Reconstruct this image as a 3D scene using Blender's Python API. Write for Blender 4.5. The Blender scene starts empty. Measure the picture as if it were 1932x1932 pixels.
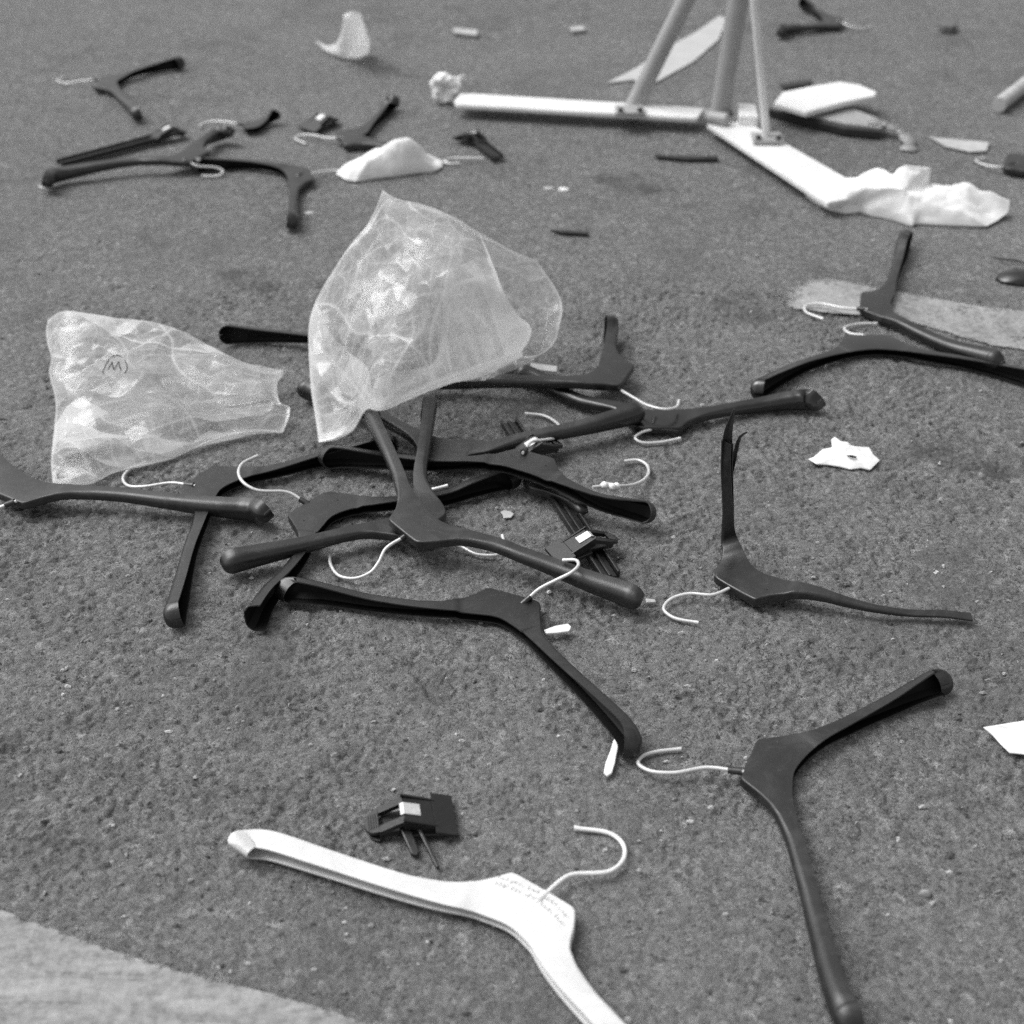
import bpy, bmesh, math, random
import numpy as np
from mathutils import Vector, noise as mnoise

random.seed(7)
RNG = np.random.RandomState(11)
SC = bpy.context.scene
COL = SC.collection
R = math.radians

# ------------------------------------------------------------------ camera
CAM_H = 0.86
PITCH = R(34.5)                      # below the horizon
K = 1932.0                           # pixel frame in which the photo was measured
F = 2759.0
cam_d = bpy.data.cameras.new("camera")
cam = bpy.data.objects.new("camera", cam_d)
COL.objects.link(cam)
cam.location = (0, 0, CAM_H)
cam.rotation_euler = (math.pi / 2 - PITCH, 0, 0)
cam_d.sensor_width = 36.0
cam_d.lens = 36.0 * F / K
cam_d.clip_start = 0.02
cam_d.clip_end = 2000
cam_d.dof.use_dof = True
cam_d.dof.focus_distance = 1.37
cam_d.dof.aperture_fstop = 4.6
cam_d.dof.aperture_blades = 5
SC.camera = cam

# ------------------------------------------------------------------ light (overcast, grey: the film is black and white)
SUN_EL, SUN_AZ = R(58), R(-72)       # azimuth from +Y towards +X
w = bpy.data.worlds.new("World")
SC.world = w
w.use_nodes = True
nt = w.node_tree
nt.nodes.clear()
sky = nt.nodes.new("ShaderNodeTexSky")
sky.sky_type = 'NISHITA'
sky.sun_disc = False
sky.sun_elevation = SUN_EL
sky.sun_rotation = SUN_AZ
sky.air_density = 1.0
sky.dust_density = 4.0
bw = nt.nodes.new("ShaderNodeRGBToBW")
bg = nt.nodes.new("ShaderNodeBackground")
bg.inputs["Strength"].default_value = 0.13
out = nt.nodes.new("ShaderNodeOutputWorld")
nt.links.new(sky.outputs[0], bw.inputs[0])
nt.links.new(bw.outputs[0], bg.inputs["Color"])
nt.links.new(bg.outputs[0], out.inputs[0])
sun_d = bpy.data.lights.new("sun", 'SUN')
sun_d.energy = 1.0
sun_d.angle = R(38)
sun = bpy.data.objects.new("sun", sun_d)
COL.objects.link(sun)
_sd = Vector((math.sin(SUN_AZ) * math.cos(SUN_EL), math.cos(SUN_AZ) * math.cos(SUN_EL), math.sin(SUN_EL)))
sun.rotation_euler = _sd.to_track_quat('Z', 'Y').to_euler()
SC.view_settings.view_transform = 'Standard'
SC.view_settings.look = 'None'
SC.view_settings.exposure = 0.75
SC.view_settings.gamma = 1.0
SC.cycles.use_denoising = False        # the fine sampling grain stands in well for film grain
SC.cycles.max_bounces = 10
SC.cycles.transparent_max_bounces = 24

# ------------------------------------------------------------------ measuring helpers
FWD = np.array((0, math.cos(PITCH), -math.sin(PITCH)))
UPV = np.array((0, math.sin(PITCH), math.cos(PITCH)))
RGT = np.array((1.0, 0, 0))
EYE = np.array((0, 0, CAM_H))


def ray(px, py):
    return FWD + (px - 966) / F * RGT - (py - 966) / F * UPV


def at(px, py, z=0.0):
    """the point at height z (cm) on the sight line through a measured pixel"""
    d = ray(px, py)
    return EYE + d * ((z * 0.01 - CAM_H) / d[2])


def at_y(px, py, y):
    d = ray(px, py)
    return EYE + d * (y / d[1])


# ------------------------------------------------------------------ object helpers
def tag(o, label=None, cat=None, group=None, kind=None):
    if label: o["label"] = label
    if cat: o["category"] = cat
    if group: o["group"] = group
    if kind: o["kind"] = kind
    return o


def empty(name, loc):
    o = bpy.data.objects.new(name, None)
    o.empty_display_size = 0.05
    COL.objects.link(o)
    o.location = [float(v) for v in loc]
    return o


def mk(name, verts, faces, m, parent=None, org=None, smooth=True, sharp=38):
    """verts in world metres; org is the origin (the parent's place for a part)"""
    v = np.asarray(verts, dtype=float)
    if parent is not None:
        rt = parent
        o0 = np.zeros(3)
        while rt is not None:
            o0 = o0 + np.array(rt.location)
            rt = rt.parent
        loc = (0, 0, 0)
    else:
        o0 = np.array(org if org is not None else (v[:, 0].mean(), v[:, 1].mean(), v[:, 2].min()))
        loc = o0
    me = bpy.data.meshes.new(name)
    me.from_pydata((v - o0).tolist(), [], [list(map(int, f)) for f in faces])
    me.update()
    bm = bmesh.new()
    bm.from_mesh(me)
    bmesh.ops.recalc_face_normals(bm, faces=bm.faces)
    for f in bm.faces: f.smooth = smooth
    if smooth and sharp < 180:
        for e in bm.edges:
            if len(e.link_faces) == 2 and e.calc_face_angle(0) > R(sharp):
                e.smooth = False
    bm.to_mesh(me)
    bm.free()
    if m: me.materials.append(m)
    o = bpy.data.objects.new(name, me)
    COL.objects.link(o)
    o.location = [float(x) for x in loc]
    if parent is not None: o.parent = parent
    return o


class MB:
    def __init__(s): s.v, s.f = [], []

    def add(s, v, f):
        b = len(s.v)
        s.v += [tuple(map(float, p)) for p in v]
        s.f += [tuple(i + b for i in q) for q in f]

    def prism(s, top, down):
        """top: polygon points; down: vector from the top face to the bottom face"""
        n = len(top)
        top = [np.asarray(p, float) for p in top]
        bot = [p + np.asarray(down, float) for p in top]
        s.add(top + bot, [tuple(range(n)), tuple(range(2 * n - 1, n - 1, -1))] +
              [(i, i + n, (i + 1) % n + n, (i + 1) % n) for i in range(n)])

    def tube(s, pts, r, n=10, caps=True):
        pts = [np.asarray(p, float) for p in pts]
        m = len(pts)
        rr = r if hasattr(r, '__len__') else [r] * m
        tg = [pts[min(i + 1, m - 1)] - pts[max(i - 1, 0)] for i in range(m)]
        tg = [t / (np.linalg.norm(t) + 1e-12) for t in tg]
        a = np.array((0, 0, 1.0))
        if abs(tg[0] @ a) > .9: a = np.array((1.0, 0, 0))
        u = np.cross(tg[0], a); u /= np.linalg.norm(u)
        V = []
        for i in range(m):
            u = u - (u @ tg[i]) * tg[i]; u /= np.linalg.norm(u)
            w_ = np.cross(tg[i], u)
            for k in range(n):
                an = 2 * math.pi * k / n
                V.append(pts[i] + rr[i] * (math.cos(an) * u + math.sin(an) * w_))
        Fc = [(i * n + k, i * n + (k + 1) % n, (i + 1) * n + (k + 1) % n, (i + 1) * n + k)
              for i in range(m - 1) for k in range(n)]
        if caps:
            Fc += [tuple(range(n)), tuple((m - 1) * n + k for k in range(n - 1, -1, -1))]
        s.add(V, Fc)

    def build(s, name, m, parent=None, **k):
        return mk(name, s.v, s.f, m, parent, **k)


def spline(pts, step):
    """centripetal Catmull-Rom through pts, resampled about every step (m); returns points and the parameter of each"""
    p = [np.asarray(q, float) for q in pts]
    if len(p) == 2: p = [p[0], (p[0] + p[1]) / 2, p[1]]
    p = [2 * p[0] - p[1]] + p + [2 * p[-1] - p[-2]]
    P, T = [], []
    for i in range(1, len(p) - 2):
        a, b, c, d = p[i - 1:i + 3]
        t0 = 0; t1 = t0 + np.linalg.norm(b - a) ** .5 + 1e-9
        t2 = t1 + np.linalg.norm(c - b) ** .5 + 1e-9; t3 = t2 + np.linalg.norm(d - c) ** .5 + 1e-9
        for k in range(24):
            t = t1 + (t2 - t1) * k / 24
            A1 = (t1 - t) / (t1 - t0) * a + (t - t0) / (t1 - t0) * b
            A2 = (t2 - t) / (t2 - t1) * b + (t - t1) / (t2 - t1) * c
            A3 = (t3 - t) / (t3 - t2) * c + (t - t2) / (t3 - t2) * d
            B1 = (t2 - t) / (t2 - t0) * A1 + (t - t0) / (t2 - t0) * A2
            B2 = (t3 - t) / (t3 - t1) * A2 + (t - t1) / (t3 - t1) * A3
            P.append((t2 - t) / (t2 - t1) * B1 + (t - t1) / (t2 - t1) * B2)
            T.append(i - 1 + k / 24)
    P.append(p[-2]); T.append(len(p) - 3)
    P = np.array(P); T = np.array(T)
    s = np.concatenate(([0], np.cumsum(np.linalg.norm(np.diff(P, axis=0), axis=1))))
    n = max(4, int(s[-1] / step))
    ss = np.linspace(0, s[-1], n + 1)
    return np.stack([np.interp(ss, s, P[:, k]) for k in range(3)], 1), np.interp(ss, s, T), ss


# ------------------------------------------------------------------ materials (all greys: the photograph is black and white)
def mat(name):
    m = bpy.data.materials.new(name)
    m.use_nodes = True
    n = m.node_tree.nodes
    return m, m.node_tree, n["Principled BSDF"]


def g(v): return (v, v, v, 1)


def nd(t, kind, **kw):
    n = t.nodes.new(kind)
    for k, v in kw.items():
        if k in n.inputs.keys(): n.inputs[k].default_value = v
        else: setattr(n, k, v)
    return n


def coords(t, scale=(1, 1, 1)):
    c = nd(t, "ShaderNodeTexCoord")
    mp = nd(t, "ShaderNodeMapping")
    mp.inputs["Scale"].default_value = scale
    t.links.new(c.outputs["Object"], mp.inputs[0])
    return mp.outputs[0]


def noise(t, vec, scale, detail=4, rough=.55, dist=0.0):
    n = nd(t, "ShaderNodeTexNoise", Scale=scale, Detail=detail, Roughness=rough, Distortion=dist)
    t.links.new(vec, n.inputs["Vector"])
    return n.outputs["Fac"]


def ramp(t, fac, stops):
    r = nd(t, "ShaderNodeValToRGB")
    e = r.color_ramp.elements
    while len(e) > 1: e.remove(e[-1])
    e[0].position = stops[0][0]; e[0].color = g(stops[0][1])
    for p, v in stops[1:]:
        q = e.new(p); q.color = g(v)
    t.links.new(fac, r.inputs[0])
    return r.outputs[0]


def math_n(t, op, a, b=None):
    n = nd(t, "ShaderNodeMath", operation=op)
    for i, x in enumerate((a, b)):
        if x is None: continue
        if isinstance(x, (int, float)): n.inputs[i].default_value = x
        else: t.links.new(x, n.inputs[i])
    return n.outputs[0]


def mixv(t, fac, a, b):
    n = nd(t, "ShaderNodeMix", data_type='RGBA')
    for i, x in ((0, fac), (6, a), (7, b)):
        if isinstance(x, (int, float)): n.inputs[i].default_value = x if i == 0 else g(x)
        else: t.links.new(x, n.inputs[i])
    return n.outputs[2]


def bump(t, b, h, strength, dist):
    n = nd(t, "ShaderNodeBump", Strength=strength, Distance=dist)
    t.links.new(h, n.inputs["Height"])
    t.links.new(n.outputs[0], b.inputs["Normal"])
    return n


def asphalt():
    m, t, b = mat("asphalt")
    v = coords(t)
    big = noise(t, v, 1.7, 4, .6, .4)
    patch = noise(t, v, 7, 5, .7, .8)
    mid = noise(t, v, 48, 7, .72, 2.2)
    fine = noise(t, v, 230, 4, .62, 1.8)
    sand = noise(t, v, 900, 2, .6)
    vo = nd(t, "ShaderNodeTexVoronoi", Scale=160.0, Randomness=1.0)
    t.links.new(v, vo.inputs["Vector"])
    vbw = nd(t, "ShaderNodeRGBToBW"); t.links.new(vo.outputs["Color"], vbw.inputs[0])
    warp = nd(t, "ShaderNodeMix", data_type='RGBA'); warp.inputs[0].default_value = .018
    nz = nd(t, "ShaderNodeTexNoise", Scale=120.0, Detail=3.0); t.links.new(v, nz.inputs["Vector"])
    t.links.new(v, warp.inputs[6]); t.links.new(nz.outputs["Color"], warp.inputs[7])
    vo2 = nd(t, "ShaderNodeTexVoronoi", Scale=80.0, Randomness=1.0)
    t.links.new(warp.outputs[2], vo2.inputs["Vector"])
    v2bw = nd(t, "ShaderNodeRGBToBW"); t.links.new(vo2.outputs["Color"], v2bw.inputs[0])
    ve = nd(t, "ShaderNodeTexVoronoi", Scale=150.0, feature='DISTANCE_TO_EDGE'); t.links.new(warp.outputs[2], ve.inputs["Vector"])
    c = ramp(t, mid, [(.30, .110), (.44, .168), (.54, .200), (.70, .30)])
    c = mixv(t, .45, c, ramp(t, vbw.outputs[0], [(.05, .075), (.5, .18), (.95, .34)]))
    c = mixv(t, ramp(t, ve.outputs["Distance"], [(.0, .5), (.10, .0)]), c, .06)
    c = mixv(t, ramp(t, sand, [(.3, .35), (.5, 0)]), c, .05)
    c = mixv(t, ramp(t, sand, [(.58, 0), (.75, .4)]), c, .40)
    # pale chips of stone in some cells
    chip = math_n(t, 'MULTIPLY', ramp(t, v2bw.outputs[0], [(.70, 0), (.80, 1)]), ramp(t, vo2.outputs["Distance"], [(.0, 1), (.30, .8), (.45, 0)]))
    c = mixv(t, math_n(t, 'MULTIPLY', chip, ramp(t, fine, [(.42, 0), (.56, .8)])), c, .38)
    # small pits: the shade of the low spots is put into the colour
    pit = ramp(t, fine, [(.38, 1), (.45, 0)])
    c = mixv(t, math_n(t, 'MULTIPLY', pit, .85), c, .025)
    # broad wear and damp stains
    c = mixv(t, ramp(t, patch, [(.54, 0), (.72, .75)]), c, .075)
    c = mixv(t, ramp(t, big, [(.48, 0), (.75, .35)]), c, .24)
    c = mixv(t, ramp(t, noise(t, v, 3.1, 4, .62, 1.0), [(.55, 0), (.72, .6)]), c, .10)
    t.links.new(c, b.inputs["Base Color"])
    b.inputs["Roughness"].default_value = .85
    b.inputs["Specular IOR Level"].default_value = .3
    h = math_n(t, 'ADD', math_n(t, 'MULTIPLY', fine, .6), math_n(t, 'MULTIPLY', mid, .9))
    h = math_n(t, 'ADD', h, math_n(t, 'MULTIPLY', ramp(t, vo.outputs["Distance"], [(0, 1), (.7, 0)]), .4))
    h = math_n(t, 'ADD', h, math_n(t, 'MULTIPLY', sand, .3))
    bump(t, b, h, .7, .006)
    return m


def plastic(name, base, rough, dust=.06, dust_amt=.5, tex=1.0, spec=.5):
    m, t, b = mat(name)
    v = coords(t)
    d = noise(t, v, 24, 7, .72, .8)
    f = noise(t, v, 1100, 2, .5)
    sp = noise(t, v, 420, 2, .5)
    sc = noise(t, coords(t, (60, 900, 300)), 1.0, 3, .6)
    sc2 = noise(t, coords(t, (700, 50, 300)), 1.0, 3, .6)
    c = mixv(t, math_n(t, 'MULTIPLY', ramp(t, d, [(.48, 0), (.70, 1)]), dust_amt), base, dust)
    c = mixv(t, ramp(t, sc, [(.66, 0), (.72, .5)]), c, dust * 1.8)
    c = mixv(t, ramp(t, sc2, [(.68, 0), (.73, .4)]), c, dust * 1.6)
    c = mixv(t, ramp(t, sp, [(.70, 0), (.76, .5)]), c, dust * 2.5)
    t.links.new(c, b.inputs["Base Color"])
    t.links.new(ramp(t, d, [(.35, rough - .08), (.65, rough + .16)]), b.inputs["Roughness"])
    b.inputs['Specular IOR Level'].default_value = spec
    bump(t, b, math_n(t, 'ADD', f, math_n(t, 'MULTIPLY', d, .8)), .30 * tex, .0006)
    return m


def simple(name, base, rough, scale=40, var=.25, metal=0.0, bmp=.3, bdist=.001):
    m, t, b = mat(name)
    v = coords(t)
    d = noise(t, v, scale, 5, .6, .3)
    c = ramp(t, d, [(.25, base * (1 - var)), (.75, min(.9, base * (1 + var)))])
    t.links.new(c, b.inputs["Base Color"])
    b.inputs["Roughness"].default_value = rough
    b.inputs["Metallic"].default_value = metal
    bump(t, b, d, bmp, bdist)
    return m


def film(name, cover, crease, rough=.09, white=.84, lines=.5, along=0.0):
    """clear crumpled polythene: mostly see-through; creases are whitened and each facet hazed, which also puts fold highlights and shading into the cover"""
    m, t, b = mat(name)
    t.nodes.remove(b)
    o = t.nodes["Material Output"]
    v0 = coords(t)
    mp = nd(t, "ShaderNodeMapping"); mp.inputs["Rotation"].default_value = (0, 0, R(along)); mp.inputs["Scale"].default_value = (.42, 1.15, 1.0)
    t.links.new(v0, mp.inputs[0]); v = mp.outputs[0]
    nz = nd(t, "ShaderNodeTexNoise", Scale=9.0, Detail=2.0); t.links.new(v, nz.inputs["Vector"])
    wp = nd(t, "ShaderNodeMix", data_type='RGBA'); wp.inputs[0].default_value = .07
    t.links.new(v, wp.inputs[6]); t.links.new(nz.outputs["Color"], wp.inputs[7])
    cr = nd(t, "ShaderNodeAttribute", attribute_name="crease").outputs["Fac"]
    fc = nd(t, "ShaderNodeAttribute", attribute_name="facet").outputs["Fac"]
    a = math_n(t, 'ADD', math_n(t, 'MULTIPLY', cr, lines), math_n(t, 'MULTIPLY', fc, cover * 2.9))  # whitened creases and facet haze, also painting the folds' highlights and shading
    for sc_, amt, wdt in ((26, .35, .03),):
        vo = nd(t, "ShaderNodeTexVoronoi", Scale=float(sc_), feature='DISTANCE_TO_EDGE'); t.links.new(wp.outputs[2], vo.inputs["Vector"])
        vc = nd(t, "ShaderNodeTexVoronoi", Scale=float(sc_)); t.links.new(wp.outputs[2], vc.inputs["Vector"])
        sx = nd(t, "ShaderNodeSeparateColor"); t.links.new(vc.outputs["Color"], sx.inputs[0])
        ln = ramp(t, vo.outputs["Distance"], [(0, 1), (wdt, .3), (wdt * 2.5, 0)])
        ln = math_n(t, 'MULTIPLY', ln, ramp(t, sx.outputs[1], [(.35, 0), (.8, 1)]))
        a = math_n(t, 'ADD', a, math_n(t, 'MULTIPLY', ln, amt * lines))
    geo = nd(t, "ShaderNodeNewGeometry")
    pt = ramp(t, geo.outputs["Pointiness"], [(.53, 0), (.60, 1)])
    a = math_n(t, 'ADD', a, math_n(t, 'MULTIPLY', pt, crease * .5))
    cloud = ramp(t, noise(t, v, 8, 3, .6, .8), [(.38, .0), (.62, 1)])
    a = math_n(t, 'ADD', math_n(t, 'MULTIPLY', a, math_n(t, 'ADD', math_n(t, 'MULTIPLY', cloud, .3), .7)), cover * .22)
    a = math_n(t, 'MINIMUM', a, .88)
    df = nd(t, "ShaderNodeBsdfDiffuse", Color=g(white))
    tr = nd(t, "ShaderNodeBsdfTranslucent", Color=g(white))
    gl = nd(t, "ShaderNodeBsdfGlossy", Color=g(.9), Roughness=rough)
    tp = nd(t, "ShaderNodeBsdfTransparent")
    m1 = nd(t, "ShaderNodeMixShader"); m1.inputs[0].default_value = .45
    t.links.new(df.outputs[0], m1.inputs[1]); t.links.new(tr.outputs[0], m1.inputs[2])
    m2 = nd(t, "ShaderNodeMixShader")
    t.links.new(a, m2.inputs[0]); t.links.new(tp.outputs[0], m2.inputs[1]); t.links.new(m1.outputs[0], m2.inputs[2])
    fr = nd(t, "ShaderNodeLayerWeight", Blend=.5)
    frv = math_n(t, 'ADD', math_n(t, 'MULTIPLY', math_n(t, 'POWER', fr.outputs["Facing"], 4.0), .24), .03)
    bn = nd(t, "ShaderNodeBump", Strength=.5, Distance=.002)
    vb = nd(t, "ShaderNodeTexVoronoi", Scale=46.0); t.links.new(wp.outputs[2], vb.inputs["Vector"])
    t.links.new(vb.outputs["Distance"], bn.inputs["Height"])
    for x in (fr, gl, df): t.links.new(bn.outputs[0], x.inputs["Normal"])
    m3 = nd(t, "ShaderNodeMixShader")
    t.links.new(frv, m3.inputs[0]); t.links.new(m2.outputs[0], m3.inputs[1]); t.links.new(gl.outputs[0], m3.inputs[2])
    t.links.new(m3.outputs[0], o.inputs[0])
    return m


def worn_paint(name, base, lo, hi, streak=False):
    """paint or cement skin worn through to the asphalt below; the attribute 'edge' runs to 1 at the border"""
    m, t, b = mat(name)
    o = t.nodes["Material Output"]
    v = coords(t)
    at_ = nd(t, "ShaderNodeAttribute", attribute_name="edge")
    n1 = noise(t, v, 14, 6, .7, .5)
    n2 = noise(t, v, 160, 4, .7)
    mp = coords(t, (5, 26, 5) if streak else (1, 1, 1))
    if streak: mp.node.inputs["Rotation"].default_value = (0, 0, R(38))
    n3 = noise(t, mp, 1.6 if streak else 5, 6, .72, 1.2)
    c = ramp(t, math_n(t, 'ADD', math_n(t, 'MULTIPLY', n3, .6), math_n(t, 'MULTIPLY', n2, .4)), [(.38, base * .50), (.5, base), (.62, base * 1.4)])
    t.links.new(c, b.inputs["Base Color"])
    b.inputs["Roughness"].default_value = .75
    bump(t, b, math_n(t, 'ADD', n2, n1), .5, .002)
    x = math_n(t, 'ADD', math_n(t, 'MULTIPLY', n1, .62), math_n(t, 'MULTIPLY', n2, .38))
    x = math_n(t, 'SUBTRACT', x, math_n(t, 'MULTIPLY', at_.outputs["Fac"], .30))
    a = ramp(t, x, [(lo, 0), (hi, 1)])
    tp = nd(t, "ShaderNodeBsdfTransparent")
    mx = nd(t, "ShaderNodeMixShader")
    t.links.new(a, mx.inputs[0]); t.links.new(tp.outputs[0], mx.inputs[1]); t.links.new(b.outputs[0], mx.inputs[2])
    t.links.new(mx.outputs[0], o.inputs[0])
    return m


M_ASPH = asphalt()
M_BLACK = plastic("black_plastic", .009, .34, .035, .55, 1.0, .72)
M_INSIDE = simple("shaded_hollow_plastic", .004, .55, 60, .3)  # for hanger hollows: darker than the outside, their shade put into the colour
M_INSIDE.node_tree.nodes["Principled BSDF"].inputs["Specular IOR Level"].default_value = .2
M_GLOSS = plastic("glossy_black_plastic", .006, .2, .02, .3, .5, .8)
M_CLIP = plastic("clip_black_plastic", .007, .34, .025, .4, 1, .6)
M_WHITEP = plastic("white_plastic", .70, .40, .44, .5)
M_WIRE = simple("pale_wire", .66, .42, 30, .08, .3, .0, .0001)
M_SPRING = simple("spring_steel", .75, .3, 300, .2, .5, .2, .0004)
M_PAPER = simple("white_paper", .78, .85, 60, .08, 0, .35, .0012)
M_TISSUE = simple("white_tissue", .82, .9, 90, .06, 0, .4, .0015)
M_BOARD = simple("white_laminate", .72, .45, 14, .16, 0, .1, .0005)
M_GREYP = simple("grey_tube", .32, .45, 20, .1, 0, .1, .0005)
M_DARK = simple("dark_scrap", .02, .5, 60, .4)
M_TAPE = simple("pale_tape", .30, .6, 50, .3)
M_PALE = simple("pale_scrap", .42, .7, 50, .2)
M_TWIG = simple("dark_twig", .035, .8, 300, .5)
M_INK = simple("marker_ink", .02, .6, 200, .2)
M_PENCIL = simple("pencil_grey", .42, .8, 200, .3)
M_FILM = film("clear_film", .29, .4, along=-35, lines=.95)
M_SEAM = film("seam_film", .75, .2, white=.8)
M_FILM2 = film("hazy_film", .40, .4, along=15, lines=.85)
M_WRAP = film("tube_wrap", .30, .1, .2, .55, .1)
M_THINWRAP = film("thin_wrap", .08, .1, .2, .6, .05)
M_PAINT = worn_paint("worn_paint", .27, .26, .44)
M_SLAB = worn_paint("pale_edge_strip", .25, .15, .24, True)

# ------------------------------------------------------------------ ground
def lattice(x, y, step, seed):
    """smooth value noise on a lattice of the given step (m)"""
    r = np.random.RandomState(seed).rand(512, 512)
    def h(t): return t * t * (3 - 2 * t)
    gx, gy = x / step + 1000, y / step + 1000
    ix, iy = np.floor(gx).astype(int), np.floor(gy).astype(int)
    fx, fy = h(gx - ix), h(gy - iy)
    ix %= 512; iy %= 512; jx = (ix + 1) % 512; jy = (iy + 1) % 512
    return (r[iy, ix] * (1 - fx) + r[iy, jx] * fx) * (1 - fy) + (r[jy, ix] * (1 - fx) + r[jy, jx] * fx) * fy


def ground():
    dx = np.arange(-.62, .72, .0017); dy = np.arange(.70, 1.86, .0017)
    xs = np.concatenate(([-200, -60, -20, -6, -3, -1.6, -1, -.75], dx, [.85, 1.1, 1.7, 3, 6, 20, 60, 200]))
    ys = np.concatenate(([-120, -30, -8, -2, -.5, .1, .4, .58], dy, [2.0, 2.3, 2.8, 3.6, 5, 9, 20, 60, 300]))
    X, Y = np.meshgrid(xs, ys)
    n = (lattice(X + .006 * lattice(X, Y, .008, 8), Y, .0058, 1) * .6 + lattice(X + Y * .6, Y - X * .6, .0036, 2) * .45 + lattice(X + .008 * lattice(X, Y, .011, 12), Y, .0105, 3) * .40
         + lattice(X, Y, .06, 4) * .5)
    t_ = np.percentile(n, 42)
    n = np.minimum(n - t_, 0) + .12 * np.maximum(n - t_, 0)
    fx = np.clip(np.minimum(X + .62, .71 - X) / .06, 0, 1); fy = np.clip(np.minimum(Y - .70, 1.85 - Y) / .1, 0, 1)
    Z = n * .0090 * fx * fy - .0007
    nx, ny = len(xs), len(ys)
    me = bpy.data.meshes.new("asphalt_ground")
    V = np.stack([X, Y, Z], -1).reshape(-1, 3).astype(np.float32)
    I = (np.arange(ny - 1)[:, None] * nx + np.arange(nx - 1)[None]).reshape(-1)
    Fq = np.stack([I, I + 1, I + nx + 1, I + nx], 1).astype(np.int32)
    me.vertices.add(len(V)); me.vertices.foreach_set("co", V.ravel())
    me.loops.add(Fq.size); me.loops.foreach_set("vertex_index", Fq.ravel())
    me.polygons.add(len(Fq)); me.polygons.foreach_set("loop_start", np.arange(0, Fq.size, 4, dtype=np.int32))
    me.polygons.foreach_set("loop_total", np.full(len(Fq), 4, dtype=np.int32))
    me.polygons.foreach_set("use_smooth", np.ones(len(Fq), dtype=bool))
    me.update(calc_edges=True); me.validate()
    me.materials.append(M_ASPH)
    o = bpy.data.objects.new("asphalt_ground", me)
    COL.objects.link(o)
    tag(o, kind="structure")


ground()


def resample(poly, n):
    P = np.array(list(poly) + [poly[0]], float)
    s = np.concatenate(([0], np.cumsum(np.linalg.norm(np.diff(P, axis=0), axis=1))))
    ss = np.linspace(0, s[-1], n, endpoint=False)
    return np.stack([np.interp(ss, s, P[:, k]) for k in range(P.shape[1])], 1)


def flat_patch(name, poly, z, m, rings=24, pw=5):
    """thin skin lying on the ground: rings of a polygon, attribute 'edge' towards the border"""
    P = np.array([at(x, y, z) for x, y in poly])
    P = resample(P, 240)
    c = P.mean(0)
    V, Fc, E = [], [], []
    for k in range(rings + 1):
        f = 1 - (k / rings) ** 1.0 * .98
        for p in P:
            q = c + (p - c) * f
            V.append(q); E.append(f ** pw)
    n = len(P)
    for k in range(rings):
        for i in range(n):
            j = (i + 1) % n
            Fc.append((k * n + i, k * n + j, (k + 1) * n + j, (k + 1) * n + i))
    Fc.append(tuple(rings * n + i for i in range(n)))
    b0 = len(V)
    for p in P: V.append((p[0], p[1], -.002)); E.append(1)
    for i in range(n): Fc.append((i, b0 + i, b0 + (i + 1) % n, (i + 1) % n))
    o = mk(name, V, Fc, m, org=(c[0], c[1], 0))
    a = o.data.attributes.new("edge", 'FLOAT', 'POINT')
    a.data.foreach_set("value", np.array(E, dtype=np.float32))
    return o


tag(flat_patch("road_marking", [(1462, 552), (1490, 532), (1560, 522), (1640, 538), (1760, 560), (1850, 575), (1990, 592), (2080, 610), (2080, 690),
                               (1960, 668), (1880, 655), (1800, 632), (1720, 610), (1640, 596), (1560, 590), (1480, 580)], .15, M_PAINT, pw=9), kind="structure")
tag(flat_patch("pavement_edge", [(-1400, 1150), (-700, 1440), (-140, 1655), (0, 1716), (100, 1752), (200, 1790), (320, 1826), (430, 1854), (540, 1882), (640, 1912), (760, 1956),
                                (1000, 2050), (1500, 2270), (2000, 2520), (2000, 3300), (0, 3300), (-2600, 3000), (-2400, 1600)], .4, M_SLAB, pw=30), kind="structure")



M_STAIN = worn_paint("oil_stain", .045, .44, .74)
for pl in ([(1320, 540), (1400, 530), (1480, 550), (1530, 590), (1450, 615), (1380, 640), (1320, 600)],
           [(1660, 835), (1780, 808), (1900, 820), (1990, 855), (1970, 915), (1850, 920), (1710, 890)],
           [(1490, 1232), (1560, 1212), (1620, 1220), (1650, 1250), (1590, 1285), (1510, 1272)],
           [(1080, 325), (1200, 315), (1330, 345), (1260, 375), (1120, 365)],
           [(380, 505), (520, 490), (600, 520), (520, 560), (400, 550)]):
    tag(flat_patch("oil_stain", pl, .08, M_STAIN), kind="structure")


# ------------------------------------------------------------------ crumple
def crumple(x, y, seed, n=14, lmin=2.0, lmax=11.0, amp=.12):
    """sum of sharp triangular folds (x, y, result in cm)"""
    r = np.random.RandomState(seed)
    z = np.zeros_like(x)
    for i in range(n):
        lam = lmin * (lmax / lmin) ** r.rand()
        th = r.rand() * math.pi
        ph = r.rand() * 10
        wx = x + .25 * lam * np.sin(y / lam * 1.7 + ph * 3)
        wy = y + .25 * lam * np.sin(x / lam * 1.5 + ph * 5)
        q = (wx * math.cos(th) + wy * math.sin(th)) / lam + ph
        q = np.abs((q % 2) - 1)
        mask = .5 + .5 * np.sin(x / lam * .6 * math.cos(ph) + y / lam * .5 + ph * 7)
        z += amp * lam * (q - .5) * mask / math.sqrt(n / 4)
    return z


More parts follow.
